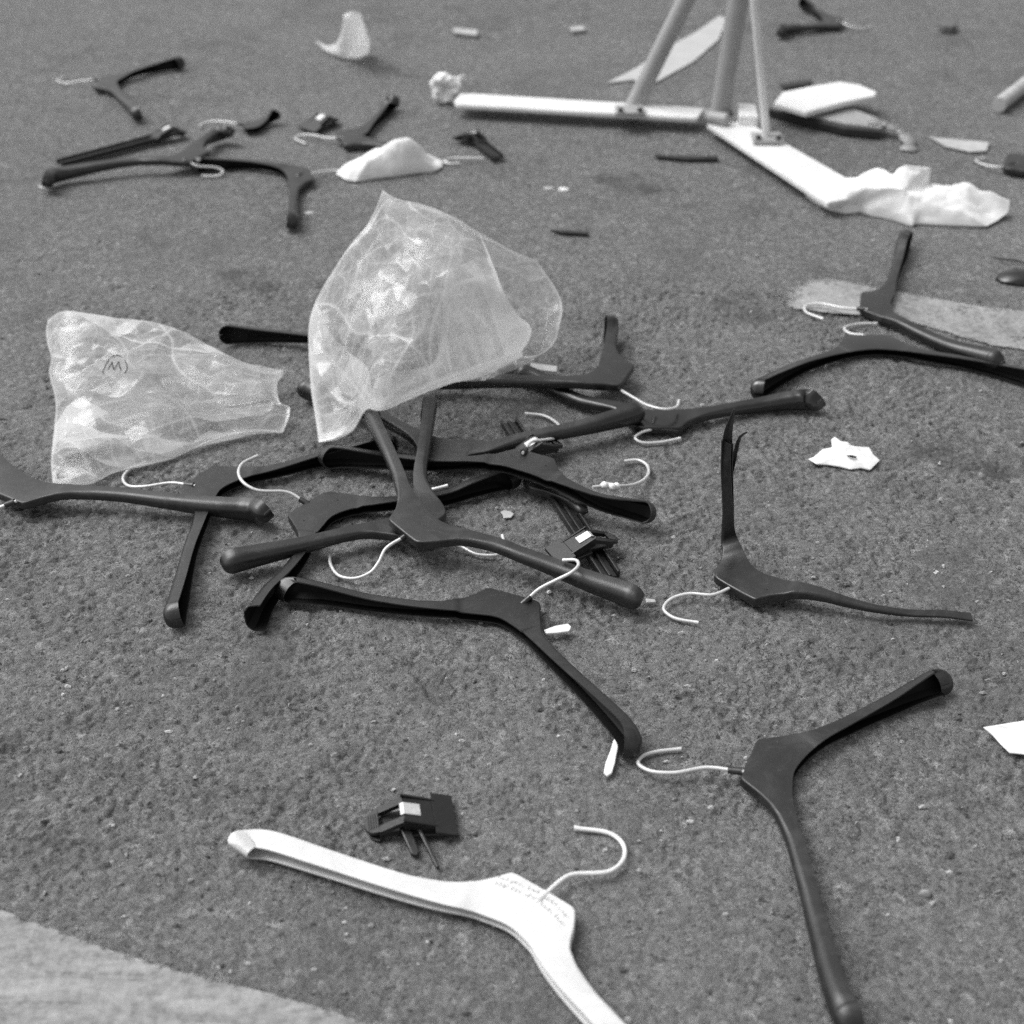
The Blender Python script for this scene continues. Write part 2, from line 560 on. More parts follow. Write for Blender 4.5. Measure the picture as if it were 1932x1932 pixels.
def folds(x, y, seed, n, lmin, lmax, amp, main=None, spread=90, width=.07):
    """straight-edged folds: height (cm), crease strength 0..1 and a haze value 0..1 that is constant on each facet"""
    r = np.random.RandomState(seed)
    z = np.zeros_like(x); cre = np.zeros_like(x); fac = np.zeros_like(x); wsum = 0
    for i in range(n):
        lam = lmin * (lmax / lmin) ** r.rand()
        th = r.rand() * math.pi if main is None or r.rand() < .3 else R(main + r.uniform(-spread, spread))
        ph = r.rand() * 20
        q = (x * math.cos(th) + y * math.sin(th)) / lam + ph + .22 * np.sin((y * math.cos(th) - x * math.sin(th)) / lam * 1.1 + ph) \
            + .10 * np.sin((y * math.cos(th) - x * math.sin(th)) / lam * 3.1 + ph * 2)
        k = np.floor(q); f = q - k
        tri = np.abs((q % 2) - 1)
        # each crease runs only part of the way
        along = (y * math.cos(th) - x * math.sin(th)) / lam
        hsh = np.sin(np.round(q) * 12.9898 + ph * 78.2) * 43758.5; hsh -= np.floor(hsh)
        m = np.clip(1.6 * np.sin(along * .55 + hsh * 6.28) + .2, 0, 1)
        m0 = np.clip(1.2 * np.sin(along * .4 + ph) + .5, .15, 1)
        z += amp * lam * (tri - .5) * m0 / math.sqrt(n / 4)
        d = np.minimum(f, 1 - f) * lam
        cre = np.maximum(cre, (np.exp(-(d / width) ** 2) + .35 * np.exp(-(d / (width * 3.5)) ** 2) * (f < .5)) * m * (.12 + .88 * hsh ** 2))
        h2 = np.sin(k * 78.233 + ph * 3.7) * 43758.5; h2 -= np.floor(h2)
        if i % 3 == 0: fac += h2; wsum += 1
    fac = fac / max(1, wsum)
    return z, cre, np.clip((fac - .40) / .22, 0, 1)


def edge_curve(pts, n):
    P, _, _ = spline(pts, .002)
    s = np.linspace(0, len(P) - 1, n)
    return np.stack([np.interp(s, np.arange(len(P)), P[:, k]) for k in range(3)], 1)


def coons(top, bottom, left, right, nu, nv):
    T, B = edge_curve(top, nu), edge_curve(bottom, nu)
    L, Rr = edge_curve(left, nv), edge_curve(right, nv)
    u = np.linspace(0, 1, nu)[None, :, None]; v = np.linspace(0, 1, nv)[:, None, None]
    return ((1 - v) * T[None] + v * B[None] + (1 - u) * L[:, None] + u * Rr[:, None]
            - ((1 - u) * (1 - v) * T[0] + u * (1 - v) * T[-1] + (1 - u) * v * B[0] + u * v * B[-1]))


def grid_faces(nu, nv, b=0):
    return [(b + j * nu + i, b + j * nu + i + 1, b + (j + 1) * nu + i + 1, b + (j + 1) * nu + i) for j in range(nv - 1) for i in range(nu - 1)]


# ------------------------------------------------------------------ hangers
W_D = np.array([0, 1.0, 1.7, 2.4, 3.2, 4.2, 5.4, 8, 40]); W_V = np.array([4.4, 4.0, 3.4, 2.5, 1.72, 1.15, .78, .60, .60])


def hanger(label, path, ib, hook=None, name="coat_hanger", group="black coat hangers on the asphalt", m=None, zb=0.0,
           holes=False, size=1.0, cut=(False, False), hook_z=None, roll=0.0, collar=True, wire=None, cat="coat hanger", thin=1.0, twist=(12, 12), tpow=2.0, wk=1.0, tipth=1.45):
    """A moulded channel hanger: path runs from arm tip over the body (point ib) to the other tip along the visible face,
    entries (px, py[, z cm[, width scale[, depth scale]]]) or ('y', px, py) for a point straight above the one before."""
    m = m or M_BLACK
    n = len(path)
    pts, ws, ts = [], [], []
    for i, q in enumerate(path):
        if q[0] == 'y':
            pts.append(at_y(q[1], q[2], pts[-1][1] + (q[5] if len(q) > 5 else 0)))
            ws.append(q[3] if len(q) > 3 else 1); ts.append(q[4] if len(q) > 4 else 1)
            continue
        e = min(i, n - 1 - i)
        z = q[2] if len(q) > 2 and q[2] is not None else zb + (1.35 if abs(i - ib) <= 1 else 2.5 if e == 0 else 1.6)
        pts.append(at(q[0], q[1], z))
        ws.append(q[3] if len(q) > 3 else 1); ts.append(q[4] if len(q) > 4 else 1)
    P, T, S = spline(pts, .0028)
    S = S * 100.0
    ex = np.array([.01, .04, .09, .16, .25, .36, .50, .66, .85, 1.05, 1.3])
    S2 = np.unique(np.concatenate([S[(S > 1.4) & (S < S[-1] - 1.4)], [0, S[-1]], ex, S[-1] - ex]))
    P = np.stack([np.interp(S2, S, P[:, k_]) for k_ in range(3)], 1); T = np.interp(S2, S, T); S = S2
    ns = len(P)
    jb = int(np.argmin(np.abs(T - ib)))
    tg = np.gradient(P, S, axis=0); tg /= np.linalg.norm(tg, axis=1)[:, None]
    # hook side
    if hook:
        hk0 = at(hook[0][0], hook[0][1], hook[0][2] if len(hook[0]) > 2 else zb + 1.2)
        hd = hk0 - P[jb]
    else:
        a_, b_ = P[0] - P[jb], P[-1] - P[jb]
        hd = -(a_ / np.linalg.norm(a_) + b_ / np.linalg.norm(b_))
    N = np.zeros_like(P)
    nn = np.array((0, 0, 1.0))
    nn = nn - (nn @ tg[jb]) * tg[jb]; nn /= np.linalg.norm(nn)
    if roll:
        cr = np.cross(tg[jb], nn)
        sg = 1 if cr @ hd > 0 else -1
        nn = nn * math.cos(R(roll)) + cr * sg * math.sin(R(roll))
    N[jb] = nn
    for rng in (range(jb + 1, ns), range(jb - 1, -1, -1)):
        c = N[jb]
        for i in rng:
            c = c - (c @ tg[i]) * tg[i]; c /= np.linalg.norm(c); N[i] = c
    Q = np.cross(N, tg)
    if Q[jb] @ hd < 0: Q = -Q
    d = np.abs(S - S[jb])
    La, Lb = S[jb] + 1e-6, S[-1] - S[jb] + 1e-6
    u = np.where(S < S[jb], d / max(La, 8), d / max(Lb, 8))          # 0 at the body, 1 at a tip
    tw_ = np.radians(np.where(S < S[jb], twist[0], twist[1]) * np.clip((u - .12) / .8, 0, 1) ** tpow)[:, None]
    N, Q = N * np.cos(tw_) + Q * np.sin(tw_), Q * np.cos(tw_) - N * np.sin(tw_)
    wsc = np.interp(T, range(n), ws) * wk; tsc = np.interp(T, range(n), ts)
    ax_ = Q[jb]
    wo = np.interp(d, W_D * size, W_V) * size
    cosq = np.maximum(Q @ ax_, .3)
    flat = (3.0 * size - ((P - P[jb]) @ ax_) * 100) / cosq
    wo = np.where(d < 3.4 * size, np.minimum(wo, flat), wo)
    ker = np.array([0, 1, 3, 1, 0.]) / 5
    wo = np.convolve(np.pad(wo, 2, 'edge'), ker, 'valid')
    bl = np.clip((d - 3.0) / 3.5, 0, 1); bl = bl * bl * (3 - 2 * bl)
    wo = wo * (1 + (wsc - 1) * bl) + .50 * np.clip((u - .5) / .5, 0, 1) ** 1.6
    wi = (.85 - .17 * np.clip((d - 2) / 4, 0, 1)) * size * (1 + (wsc - 1) * bl)
    th = (.92 + .28 * np.clip((d - 3.2) / 5, 0, 1) + tipth * np.clip((u - .35) / .65, 0, 1) ** 1.5) * (1 + (tsc - 1) * bl) * thin
    lift = (.20 if holes else .05) * np.clip((d - 3.7) / .5, 0, 1)                       # the step between plate and arm
    need = .01 * (th * np.maximum(N[:, 2], 0) + np.maximum(wi * Q[:, 2], -wo * Q[:, 2])) + .0008
    rise = np.maximum(0, need - P[:, 2])
    rise = np.convolve(np.pad(rise, 4, 'edge'), np.ones(9) / 9, 'valid')
    rise = np.maximum(rise, np.maximum(0, need - P[:, 2]))
    P = P + (EYE - P) * (rise / (CAM_H - P[:, 2]))[:, None]
    V, Fc = [], []
    k = .13
    for i in range(ns):
        tip = 1.0
        for end, is_cut in ((S[i], cut[0]), (S[-1] - S[i], cut[1])):
            if not is_cut and end < 1.5: tip = min(tip, math.sqrt(max(0.0, 1 - (1 - end / 1.5) ** 2)))
        top = -wi[i] + (wo[i] + wi[i]) * (.5 + .5 * tip)
        t_ = th[i] * (.03 + .97 * tip)
        off = -th[i] * .5 * (1 - (.03 + .97 * tip)) + lift[i]
        r = min((.20 + .22 * min(1, max(0, (d[i] - 3.5) / 4))) * t_, .6 * (top + wi[i]))
        kk = min(k, t_ * .3)
        it = max(-wi[i] + .02, top - kk)
        prof = [(-wi[i], 0)]
        for a in (0, 22, 45, 68, 90):
            prof.append((top - r + r * math.sin(R(a)), -r + r * math.cos(R(a))))
        for a in (0, 22, 45, 68, 90):
            prof.append((top - r + r * math.cos(R(a)), -t_ + r - r * math.sin(R(a))))
        prof += [(-wi[i], -t_), (-wi[i], -t_ + kk), (it - r * .5, -t_ + kk), (it, -t_ + kk + r * .5),
                 (it, -kk - r * .5), (it - r * .5, -kk), (-wi[i], -kk)]
        # keep the inner corner inside the profile
        for (qv, nv) in prof:
            V.append(P[i] + (max(qv, -wi[i]) * Q[i] + (nv + off) * N[i]) * .01)
    npf = 18
    for i in range(ns - 1):
        for a in range(npf):
            b = (a + 1) % npf
            Fc.append((i * npf + a, i * npf + b, (i + 1) * npf + b, (i + 1) * npf + a))
    def capf(i):
        o = i * npf
        return [(o, o + 1, o + 16, o + 17), (o + 1, o + 2, o + 3, o + 15, o + 16), (o + 3, o + 4, o + 5, o + 15), (o + 5, o + 6, o + 14, o + 15),
                (o + 6, o + 7, o + 8, o + 14), (o + 8, o + 9, o + 13, o + 14), (o + 9, o + 10, o + 12, o + 13), (o + 10, o + 11, o + 12)]
    n_in = [a in (12, 13, 14, 15, 16) for a in range(npf)] * (ns - 1)
    Fc += capf(0) + capf(ns - 1)
    V = np.array(V)
    V[:, 2] = np.maximum(V[:, 2], .0006)
    root = empty(name, (P[jb][0], P[jb][1], 0))
    tag(root, label, cat, group)
    body = mk("body", V, Fc, m, root, sharp=42)
    if m in (M_BLACK, M_GLOSS):
        body.data.materials.append(M_INSIDE)               # the hollow side: undusted and blacker, the shade inside put into its colour
        for p_, q_ in zip(body.data.polygons, n_in): p_.material_index = 1 if q_ else 0
    if holes:
        h = MB()
        for sgn in (-1, 1):
            i = int(np.argmin(np.abs(S - (S[jb] + sgn * 1.9))))
            c = P[i] + (1.35 * Q[i] + .03 * N[i]) * .01
            h.prism([c + .0011 * (math.cos(a) * Q[i] + math.sin(a) * tg[i]) for a in np.linspace(0, 2 * math.pi, 11)[:-1]], -N[i] * .002)
        # two separate pin holes, each a part
        half = len(h.v) // 2
        fh = len(h.f) // 2
        mk("pin_hole", h.v[:half], h.f[:fh], M_INK, root)
        mk("pin_hole", h.v[half:], [tuple(x - half for x in f) for f in h.f[fh:]], M_INK, root)
    if hook:
        hz = hook_z or [zb + 1.15] * len(hook)
        hp = [at(q[0], q[1], q[2] if len(q) > 2 else (zb + 1.2 + (0.35 - zb - 1.2) * min(1, j / max(1, len(hook) - 1) * 1.3))) for j, q in enumerate(hook)]
        d0 = hp[0] - hp[1]; d0 /= np.linalg.norm(d0)
        HP, _, _ = spline([hp[0] + d0 * .008] + hp, .0025)
        HP[:, 2] = np.maximum(HP[:, 2], .0022)
        rr = np.full(len(HP), .00165 * size)
        rr[-2:] *= 1.15
        b = MB(); b.tube(HP, rr, 10)
        b.build("hook", wire or M_WIRE, root)
        if collar:
            b = MB(); b.tube([hp[0] + d0 * .006, hp[0] - d0 * .005], [.0034, .0028], 12)
            b.build("collar", m, root)
    return root, P, N, Q, jb, S


FAR = "far coat hangers scattered on the ground"
MID = "coat hangers heaped in the middle"

# foreground
F1 = hanger("black plastic hanger lying in front of the heap, its hook bent up towards the right",
       [(538, 1092), (556, 1094), (600, 1102), (704, 1127), (824, 1143), (884, 1146), (946, 1154), (984, 1175), (1014, 1204), (1064, 1251), (1144, 1323), (1182, 1361), (1196, 1392)],
       6, [(994, 1132, 1.4), (1016, 1112, 2.2), (1050, 1094, 3.1), (1078, 1080, 3.7), (1091, 1067, 3.9), (1087, 1057, 3.8), (1062, 1057, 3.4)], holes=True, hook_z=None)
F3 = hanger("black hanger at lower right with hook pointing left and one arm reaching the bottom edge",
       [(1781, 1264), (1762, 1264), (1719, 1288), (1679, 1313), (1599, 1357), (1541, 1389), (1505, 1416), (1480, 1448), (1475, 1480), (1480, 1520), (1496, 1570), (1521, 1658), (1543, 1738), (1567, 1818), (1590, 1878), (1612, 1912)],
       7, [(1385, 1454), (1335, 1448), (1270, 1458), (1225, 1454), (1204, 1440), (1214, 1426), (1240, 1418), (1285, 1413)], twist=(34, 4))
F2 = hanger("broken black hanger at right with one snapped arm standing straight up",
       [('y0',), ], 0) if False else None
WH = hanger("white plastic hanger with faint pencil scribble, nearest the bottom edge",
       [(456, 1583), (472, 1581), (506, 1584), (606, 1614), (738, 1656), (848, 1688), (914, 1706), (974, 1730), (1013, 1764), (1040, 1804), (1076, 1848), (1137, 1914), (1205, 1990), (1262, 2062)],
       7, [(1024, 1692), (1060, 1660), (1080, 1650), (1150, 1644), (1176, 1622), (1176, 1594), (1152, 1573), (1083, 1562)], group=None,
       m=M_WHITEP, size=1.12, thin=.85, twist=(4, 6), wk=1.35, tipth=.3, name="white_hanger", wire=simple("white_coated_wire", .74, .4, 100, .08))


# broken upright hanger -------------------------------------------------
def broken_hanger():
    base = [(1832, 1163, .6, .42, .10), (1779, 1158, .8, .5, .12), (1719, 1157, .8, .5, .2), (1659, 1149, 1.2, .5, .4), (1599, 1134, 1.6, .6, .7), (1545, 1117, 2.0, .9, .9), (1499, 1107, 2.0),
            (1459, 1098, 1.6), (1425, 1086, 1.5), (1401, 1066, 1.6), (1388, 1042, 2.0), (1378, 1020, 2.6), ('y', 1374, 995, .9, .7), ('y', 1372, 940, .8, .35), ('y', 1372, 880, .75, .2), ('y', 1375, 835, .6, .15)]
    r = hanger("broken black hanger at right with one snapped arm standing straight up", base, 8,
               [(1385, 1105), (1345, 1122), (1300, 1120), (1266, 1130), (1252, 1149), (1270, 1165), (1318, 1175)], holes=True, cut=(True, True), twist=(0, 80), tpow=.8)
    root, P = r[0], r[1]
    y0 = P[-1][1]
    # torn wall strips above the stump
    for nm, pts, w_, th in (("splinter", [(1372, 900), (1371, 850), (1374, 812), (1380, 790), (1385, 772)], (.9, 1.0, 1.0, .7, .12), .12),
                        ("splinter", [(1376, 900), (1384, 868), (1391, 838), (1398, 822), (1410, 815)], (.5, .5, .42, .35, .15), .10)):
        L, _, s = spline([at_y(x, y, y0 + .003 + .0005 * i) for i, (x, y) in enumerate(pts)], .004)
        ww = np.interp(np.linspace(0, 1, len(L)), np.linspace(0, 1, 5), w_) * .01
        V, Fc = [], []
        for i in range(len(L)):
            t = L[min(i + 1, len(L) - 1)] - L[max(i - 1, 0)]; t /= np.linalg.norm(t)
            q = np.cross(t, (0, -1, 0)); q /= np.linalg.norm(q)
            nrm = np.cross(q, t)
            cv = .25 * ww[i]
            for a, b in ((-.5, cv), (0, 0), (.5, cv)):
                V.append(L[i] + q * a * ww[i] + nrm * b)
            for a, b in ((.5, cv), (0, 0), (-.5, cv)):
                V.append(L[i] + q * a * ww[i] + nrm * (b - th * .01))
        for i in range(len(L) - 1):
            for a in range(6):
                b = (a + 1) % 6
                Fc.append((i * 6 + a, i * 6 + b, i * 6 + 6 + b, i * 6 + 6 + a))
        Fc += [tuple(range(6)), tuple((len(L) - 1) * 6 + a for a in range(5, -1, -1))]
        mk(nm, V, Fc, M_BLACK, root)


broken_hanger()

# the heap in the middle
hanger("upper V-shaped black hanger on top of the heap, smooth plate facing up",
       [(697, 752, 4.6), (702, 780, 4.8), (727, 836, 4.7), (748, 884, 4.3), (764, 925, 4.0), (781, 953, 3.7), (804, 979, 3.6), (834, 996, 3.6), (878, 1007, 3.6), (935, 1022, 3.5), (983, 1040, 3.3), (1047, 1063, 3.0), (1111, 1086, 2.8), (1175, 1106, 2.7), (1213, 1119, 2.5)],
       6, [(764, 1012, 3.0), (728, 1035, 2.4), (715, 1060, 1.6), (700, 1079, 1.0), (671, 1091, .6), (641, 1087, .4), (624, 1066, .4), (622, 1047, .4)], group=MID, hook_z=[0])
hanger("black hanger lying directly under the V-shaped top one, thick arm to the left",
       [(813, 738, 5.4), (811, 752, 5.3), (806, 800, 4.9), (799, 850, 4.2), (792, 895, 3.2), (794, 925, 2.5), (790, 950, 2.2), (768, 972, 2.1), (738, 985, 2.2), (660, 1000, 2.4), (570, 1021, 2.6), (480, 1037, 2.8), (438, 1045, 2.9), (418, 1051, 2.9)],
       7, [(822, 1000, 1.2), (848, 1022, .8), (873, 1033, .5), (900, 1046, .4), (940, 1046, .4), (951, 1033, .4), (948, 1010, .4)], group=MID)
hanger("black hanger with torn arm end at the lower left of the heap",
       [(966, 884), (950, 886), (935, 891), (887, 909), (839, 928), (750, 941), (705, 947), (656, 952), (616, 967), (594, 989), (580, 1010), (570, 1034), (540, 1073), (504, 1109), (478, 1146)],
       8, [(573, 946, 1.3), (544, 929, 2.0), (486, 925, 2.6), (461, 912, 3.0), (450, 893, 3.1), (458, 874, 2.9), (486, 860, 2.6)], group=MID, holes=True, cut=(False, True))
hanger("long black hanger left of the heap, hollow arm end towards the viewer",
       [(740, 815), (705, 827), (600, 855), (510, 882), (450, 896), (407, 916), (391, 936), (378, 971), (355, 1028), (338, 1088), (326, 1128), (320, 1146)],
       5, [(356, 915), (323, 911), (272, 918), (243, 917), (232, 903), (243, 887), (275, 872)], group=MID)
hanger("black hanger cut off by the left edge, its rounded arm tip to the right",
       [(486, 950), (470, 948), (416, 946), (320, 938), (224, 927), (160, 923), (112, 920), (80, 918), (52, 910), (28, 896), (4, 876), (-40, 830), (-90, 770), (-130, 715), (-150, 690)],
       8, [(18, 950), (-10, 960), (-50, 965), (-80, 950), (-75, 925)], group=MID, zb=.9)
hanger("black hanger across the middle of the heap, right end an open scoop",
       [(603, 846, 3.0), (620, 844, 2.8), (645, 845, 2.6), (705, 854, 2.5), (780, 864, 2.6), (830, 867, 2.8), (887, 867, 3.2), (951, 870, 3.6), (985, 879, 3.7), (1017, 889, 3.8), (1047, 903, 3.7), (1095, 922, 3.6), (1143, 937, 3.3), (1191, 944, 3.0), (1225, 949, 2.9), (1241, 956, 2.9)],
       8, [(990, 850, 3.8), (1004, 833, 3.2), (1026, 830, 2.6), (1052, 825, 1.8), (1060, 812, .9), (1048, 796, .5), (1025, 784, .4), (990, 780, .4)], group=MID, holes=True, twist=(16, 32))
hanger("black hanger at the back of the heap, its left arm under the large bag",
       [(1217, 760, 3.6), (1204, 764, 3.6), (1175, 775, 3.4), (1079, 803, 3.0), (983, 823, 2.8), (925, 838, 2.6), (887, 836, 2.4), (853, 836, 2.3), (823, 833, 2.3), (791, 820, 2.4), (759, 804, 2.4), (690, 770, 2.4), (620, 742, 2.4), (578, 722, 2.5), (560, 716, 2.5)],
       7, [(852, 862, 1.4), (838, 876, .8), (806, 885, .5), (790, 900, .4), (796, 918, .5), (810, 924, 2.2), (845, 916, 2.6)], group=MID)
hanger("black hanger right of the large bag, hook lying over a second hanger",
       [(1157, 596), (1156, 612), (1152, 640), (1146, 676), (1139, 697), (1124, 707), (1098, 713), (1015, 714), (951, 711), (916, 709), (850, 705), (795, 698)],
       4, [(1166, 733, 1.7), (1200, 753, 2.2), (1225, 766, 2.7), (1255, 772, 2.8), (1276, 768, 2.6), (1281, 756, 2.4)], group=MID, zb=1.3)
hanger("glossy black hanger right of the heap, hook pointing at the viewer",
       [(966, 684), (978, 690), (1015, 706), (1047, 728), (1095, 750), (1169, 765), (1208, 778), (1245, 780), (1283, 779), (1326, 775), (1416, 760), (1488, 746), (1518, 742), (1532, 742)],
       7, [(1234, 796), (1232, 808), (1210, 816), (1198, 826), (1208, 834), (1240, 835), (1284, 827)], group=MID, m=M_GLOSS)
# right edge
hanger("glossy black hanger at right stretching out of the frame, hook curled behind it",
       [(1430, 718), (1438, 713), (1470, 698), (1524, 677), (1578, 663), (1614, 655), (1648, 652), (1686, 654), (1740, 662), (1812, 672), (1913, 690), (1975, 702), (2000, 708)],
       6, [(1642, 641, 1.0), (1634, 634), (1604, 629), (1593, 620), (1612, 612), (1655, 610)], m=M_GLOSS)
hanger("black hanger beside the worn road marking, one arm pointing away",
       [(1705, 440), (1702, 452), (1695, 482), (1683, 522), (1676, 550), (1668, 570), (1676, 590), (1700, 603), (1740, 624), (1794, 646), (1848, 659), (1884, 666)],
       5, [(1624, 583), (1590, 581), (1548, 573), (1520, 577), (1520, 588), (1553, 602)])
# far
hanger("far upper left black hanger, alone, hook pointing left",
       [(338, 106), (328, 109), (306, 115), (252, 132), (226, 144), (212, 153), (217, 167), (230, 183), (245, 195), (254, 203)],
       5, [(181, 150), (151, 153), (126, 157), (108, 151), (122, 144)], group=FAR)
hanger("far black hanger with long left arm and hook curling to the front",
       [(91, 326), (103, 321), (177, 309), (257, 299), (297, 298), (330, 295), (349, 288), (365, 276), (388, 259), (412, 244), (421, 239)],
       6, [(355, 305), (373, 313), (407, 316), (421, 323), (413, 331), (381, 332)], group=FAR, zb=1.0)
hanger("far black hanger whose hook runs into the white tissue, short arm towards the viewer",
       [(368, 296), (384, 297), (420, 299), (470, 302), (515, 309), (540, 318), (551, 330), (554, 346), (554, 372), (553, 392), (552, 404)],
       6, [(568, 330), (590, 327), (620, 322), (652, 323)], group=FAR)
hanger("far black hanger partly covered by the white tissue, one arm pointing away",
       [(731, 183), (729, 188), (722, 201), (701, 227), (686, 246), (675, 256), (692, 263), (717, 270), (740, 276), (760, 281)],
       5, [(640, 261), (616, 260), (592, 255), (567, 255), (557, 261), (577, 271)], group=FAR)
hanger("far black hanger at the top edge right of the rack posts, hook to the right",
       [(1478, 48), (1490, 48), (1522, 48), (1548, 44), (1561, 38), (1556, 31), (1540, 16), (1529, 4), (1518, -10)],
       4, [(1585, 41), (1602, 49), (1627, 54), (1643, 49)], group=FAR)
hanger("snapped black hanger stub with one short arm behind the far long hanger",
       [(512, 210), (504, 218), (490, 231), (478, 238), (462, 240)], 3, [(452, 234), (428, 230), (398, 229), (380, 234), (378, 240)], group=FAR, cut=(True, True), size=.8)
hanger("black hanger at the right edge of which only the hook shows",
       [(2030, 268), (1995, 281), (1952, 299), (1934, 306), (1946, 315), (1980, 328), (2040, 350)], 3, [(1908, 310), (1884, 315), (1861, 312), (1845, 306), (1842, 301), (1858, 298)], group=FAR)
hanger("broken-off black hanger arm lying behind the large bag on its left",
       [(414, 613, 1.5), (430, 613, 1.7), (480, 619, 1.9), (576, 629, 2.0), (680, 642, 2.0)], 4, None, name="broken_hanger", group=None, cut=(False, True), cat="hanger arm", size=.8)
hanger("short broken hanger arm with a rounded tip under the scoop-ended hanger",
       [(1098, 953, 1.6), (1088, 944, 1.6), (1062, 926, 1.7), (1030, 893, 1.7)], 3, None, name="broken_hanger", group=None, cut=(False, True), cat="hanger arm", size=.9)


def loose_hook():
    c = at(1180, 895, 0)
    r = tag(empty("wire_hook", c), "loose wire hook with a lump of tape, right of the heap", "wire hook")
    P, _, _ = spline([at(1118, 919, 3.2), at(1140, 917, 3.0), at(1170, 917, 2.2), at(1196, 914, 1.2), at(1216, 904, .6), at(1224, 890, .4), at(1218, 875, .4), at(1202, 868, .4), at(1178, 870, .4)], .0025)
    b = MB(); b.tube(P, .0017, 10); b.build("wire", M_WIRE, r)
    T_, _, _ = spline([at(1134, 918, 3.1), at(1146, 915, 3.0), at(1156, 919, 2.8), at(1166, 917, 2.4)], .001)
    rr = .0028 + .0016 * np.sin(np.linspace(0, 9, len(T_))) ** 2
    rr[0] = rr[-1] = .0017
    b = MB(); b.tube(T_, rr, 9); b.build("tape_lump", M_PAPER, r)


loose_hook()


# pencil scribble on the white hanger ----------------------------------
def scribble():
    root, P, N, Q, jb, S = WH
    b = MB()
    r = random.Random(3)
    for row, q0 in enumerate((2.75, 2.1)):
        pts = []
        for k in range(46):
            s = S[jb] - 2.9 + k * .115 + row * .2
            i = int(np.clip(np.searchsorted(S, s), 1, len(S) - 2))
            h = q0 + (.22 if k % 2 else -.12) * r.uniform(.3, 1.2)
            if k % 9 == 8:
                if len(pts) > 2: b.tube(pts, .00022, 4)
                pts = []
                continue
            pts.append(P[i] + (h * Q[i] + .02 * N[i]) * .01)
        if len(pts) > 2: b.tube(pts, .00022, 4)
    b.build("pencil_scribble", M_PENCIL, root)


scribble()


# ------------------------------------------------------------------ trouser clips
def clip_meshes(o, ax, ay, az, L, W):
    """bodies of a pinch clip in a local frame (metres): x along, y across, z up; returns (plastic MB, spring MB)"""
    def P(x, y, z): return o + (x * L) * ax + (y * W) * ay + (z * L) * az
    m, s = MB(), MB()
    t = -az * .0034
    hh = .20
    def zz(x): return hh * (1 - abs(x + .06) / (.46 if x < -.06 else .58)) + .03
    # upper jaw: rounded ribbed pad, two rails with a window between, plate to the lip
    pad = [P(-.34, -.42, zz(-.34))]
    for a in np.linspace(-80, 80, 9):
        pad.append(P(-.36 - .14 * math.cos(R(a)), .42 * math.sin(R(a)), zz(-.36 - .14 * math.cos(R(a)))))
    pad.append(P(-.34, .42, zz(-.34)))
    m.prism(pad, t)
    for k in range(5):
        x = -.46 + k * .026
        m.prism([P(x, -.26, zz(x) + .012), P(x + .012, -.26, zz(x) + .012), P(x + .012, .26, zz(x) + .012), P(x, .26, zz(x) + .012)], t * .9)
    for sg in (-1, 1):
        a, b = sg * .22, sg * .46
        m.prism([P(-.345, a, zz(-.345)), P(-.06, a, zz(-.06)), P(-.06, b, zz(-.06)), P(-.345, b, zz(-.345))][::sg], t * 1.4)
        m.prism([P(-.08, sg * .42, zz(-.06) + .035), P(.30, sg * .42, zz(.30) + .008), P(.30, sg * .50, zz(.30) + .004), P(-.08, sg * .50, zz(-.06) + .03)][::sg], t * 2.6)
    m.prism([P(-.055, -.42, zz(-.06)), P(.26, -.42, zz(.26)), P(.26, .42, zz(.26)), P(-.055, .42, zz(-.06))], t)
    m.prism([P(.262, -.72, zz(.26)), P(.50, -.72, zz(.5)), P(.50, .72, zz(.5)), P(.262, .72, zz(.26))], t)
    # lower jaw, flatter and turned the other way up
    lz = -.02
    pad = [P(-.30, -.36, lz + .06)]
    for a in np.linspace(-80, 80, 9):
        pad.append(P(-.32 - .14 * math.cos(R(a)), -.12 + .36 * math.sin(R(a)), lz))
    pad.append(P(-.30, .30, lz + .06))
    m.prism(pad, t)
    m.prism([P(-.30, -.36, lz + .055), P(-.02, -.36, .06), P(-.02, .36, .06), P(-.30, .36, lz + .055)], t)
    m.prism([P(-.018, -.60, .06), P(.46, -.60, .005), P(.46, .60, .005), P(-.018, .60, .06)], t)
    # spring: a bright bent strip over the ridge
    z0 = zz(-.06) + .014
    s.prism([P(-.10, -.20, zz(-.10) + .012), P(-.06, -.20, z0), P(-.06, .20, z0), P(-.10, .20, zz(-.10) + .012)], -az * .0009)
    s.prism([P(-.059, -.20, z0), P(.12, -.20, zz(.12) + .014), P(.12, .20, zz(.12) + .014), P(-.059, .20, z0)], -az * .0009)
    return m, s


def frame(px0, py0, px1, py1, z):
    a, b = at(px0, py0, z), at(px1, py1, z)
    ax = b - a
    L = np.linalg.norm(ax); ax /= L
    az = np.array((0, 0, 1.0)); ay = np.cross(az, ax)
    return (a + b) / 2, ax, ay, az, L


def bar_mesh(p0, p1, width, rail):
    d = p1 - p0; d /= np.linalg.norm(d)
    s = np.cross((0, 0, 1.0), d); s /= np.linalg.norm(s)
    up = np.cross(d, s)
    m = MB()
    def box(a0, a1, z0, z1):
        m.prism([p0 + s * a0 + up * z1, p1 + s * a0 + up * z1, p1 + s * a1 + up * z1, p0 + s * a1 + up * z1], -up * (z1 - z0))
    w_ = width / 2
    box(-w_ + rail, w_ - rail, 0, .0025)
    box(-w_, -w_ + rail - .0001, -.001, .0075)
    box(w_ - rail + .0001, w_, -.001, .0075)
    box(-.0018, .0018, .0026, .005)
    return m


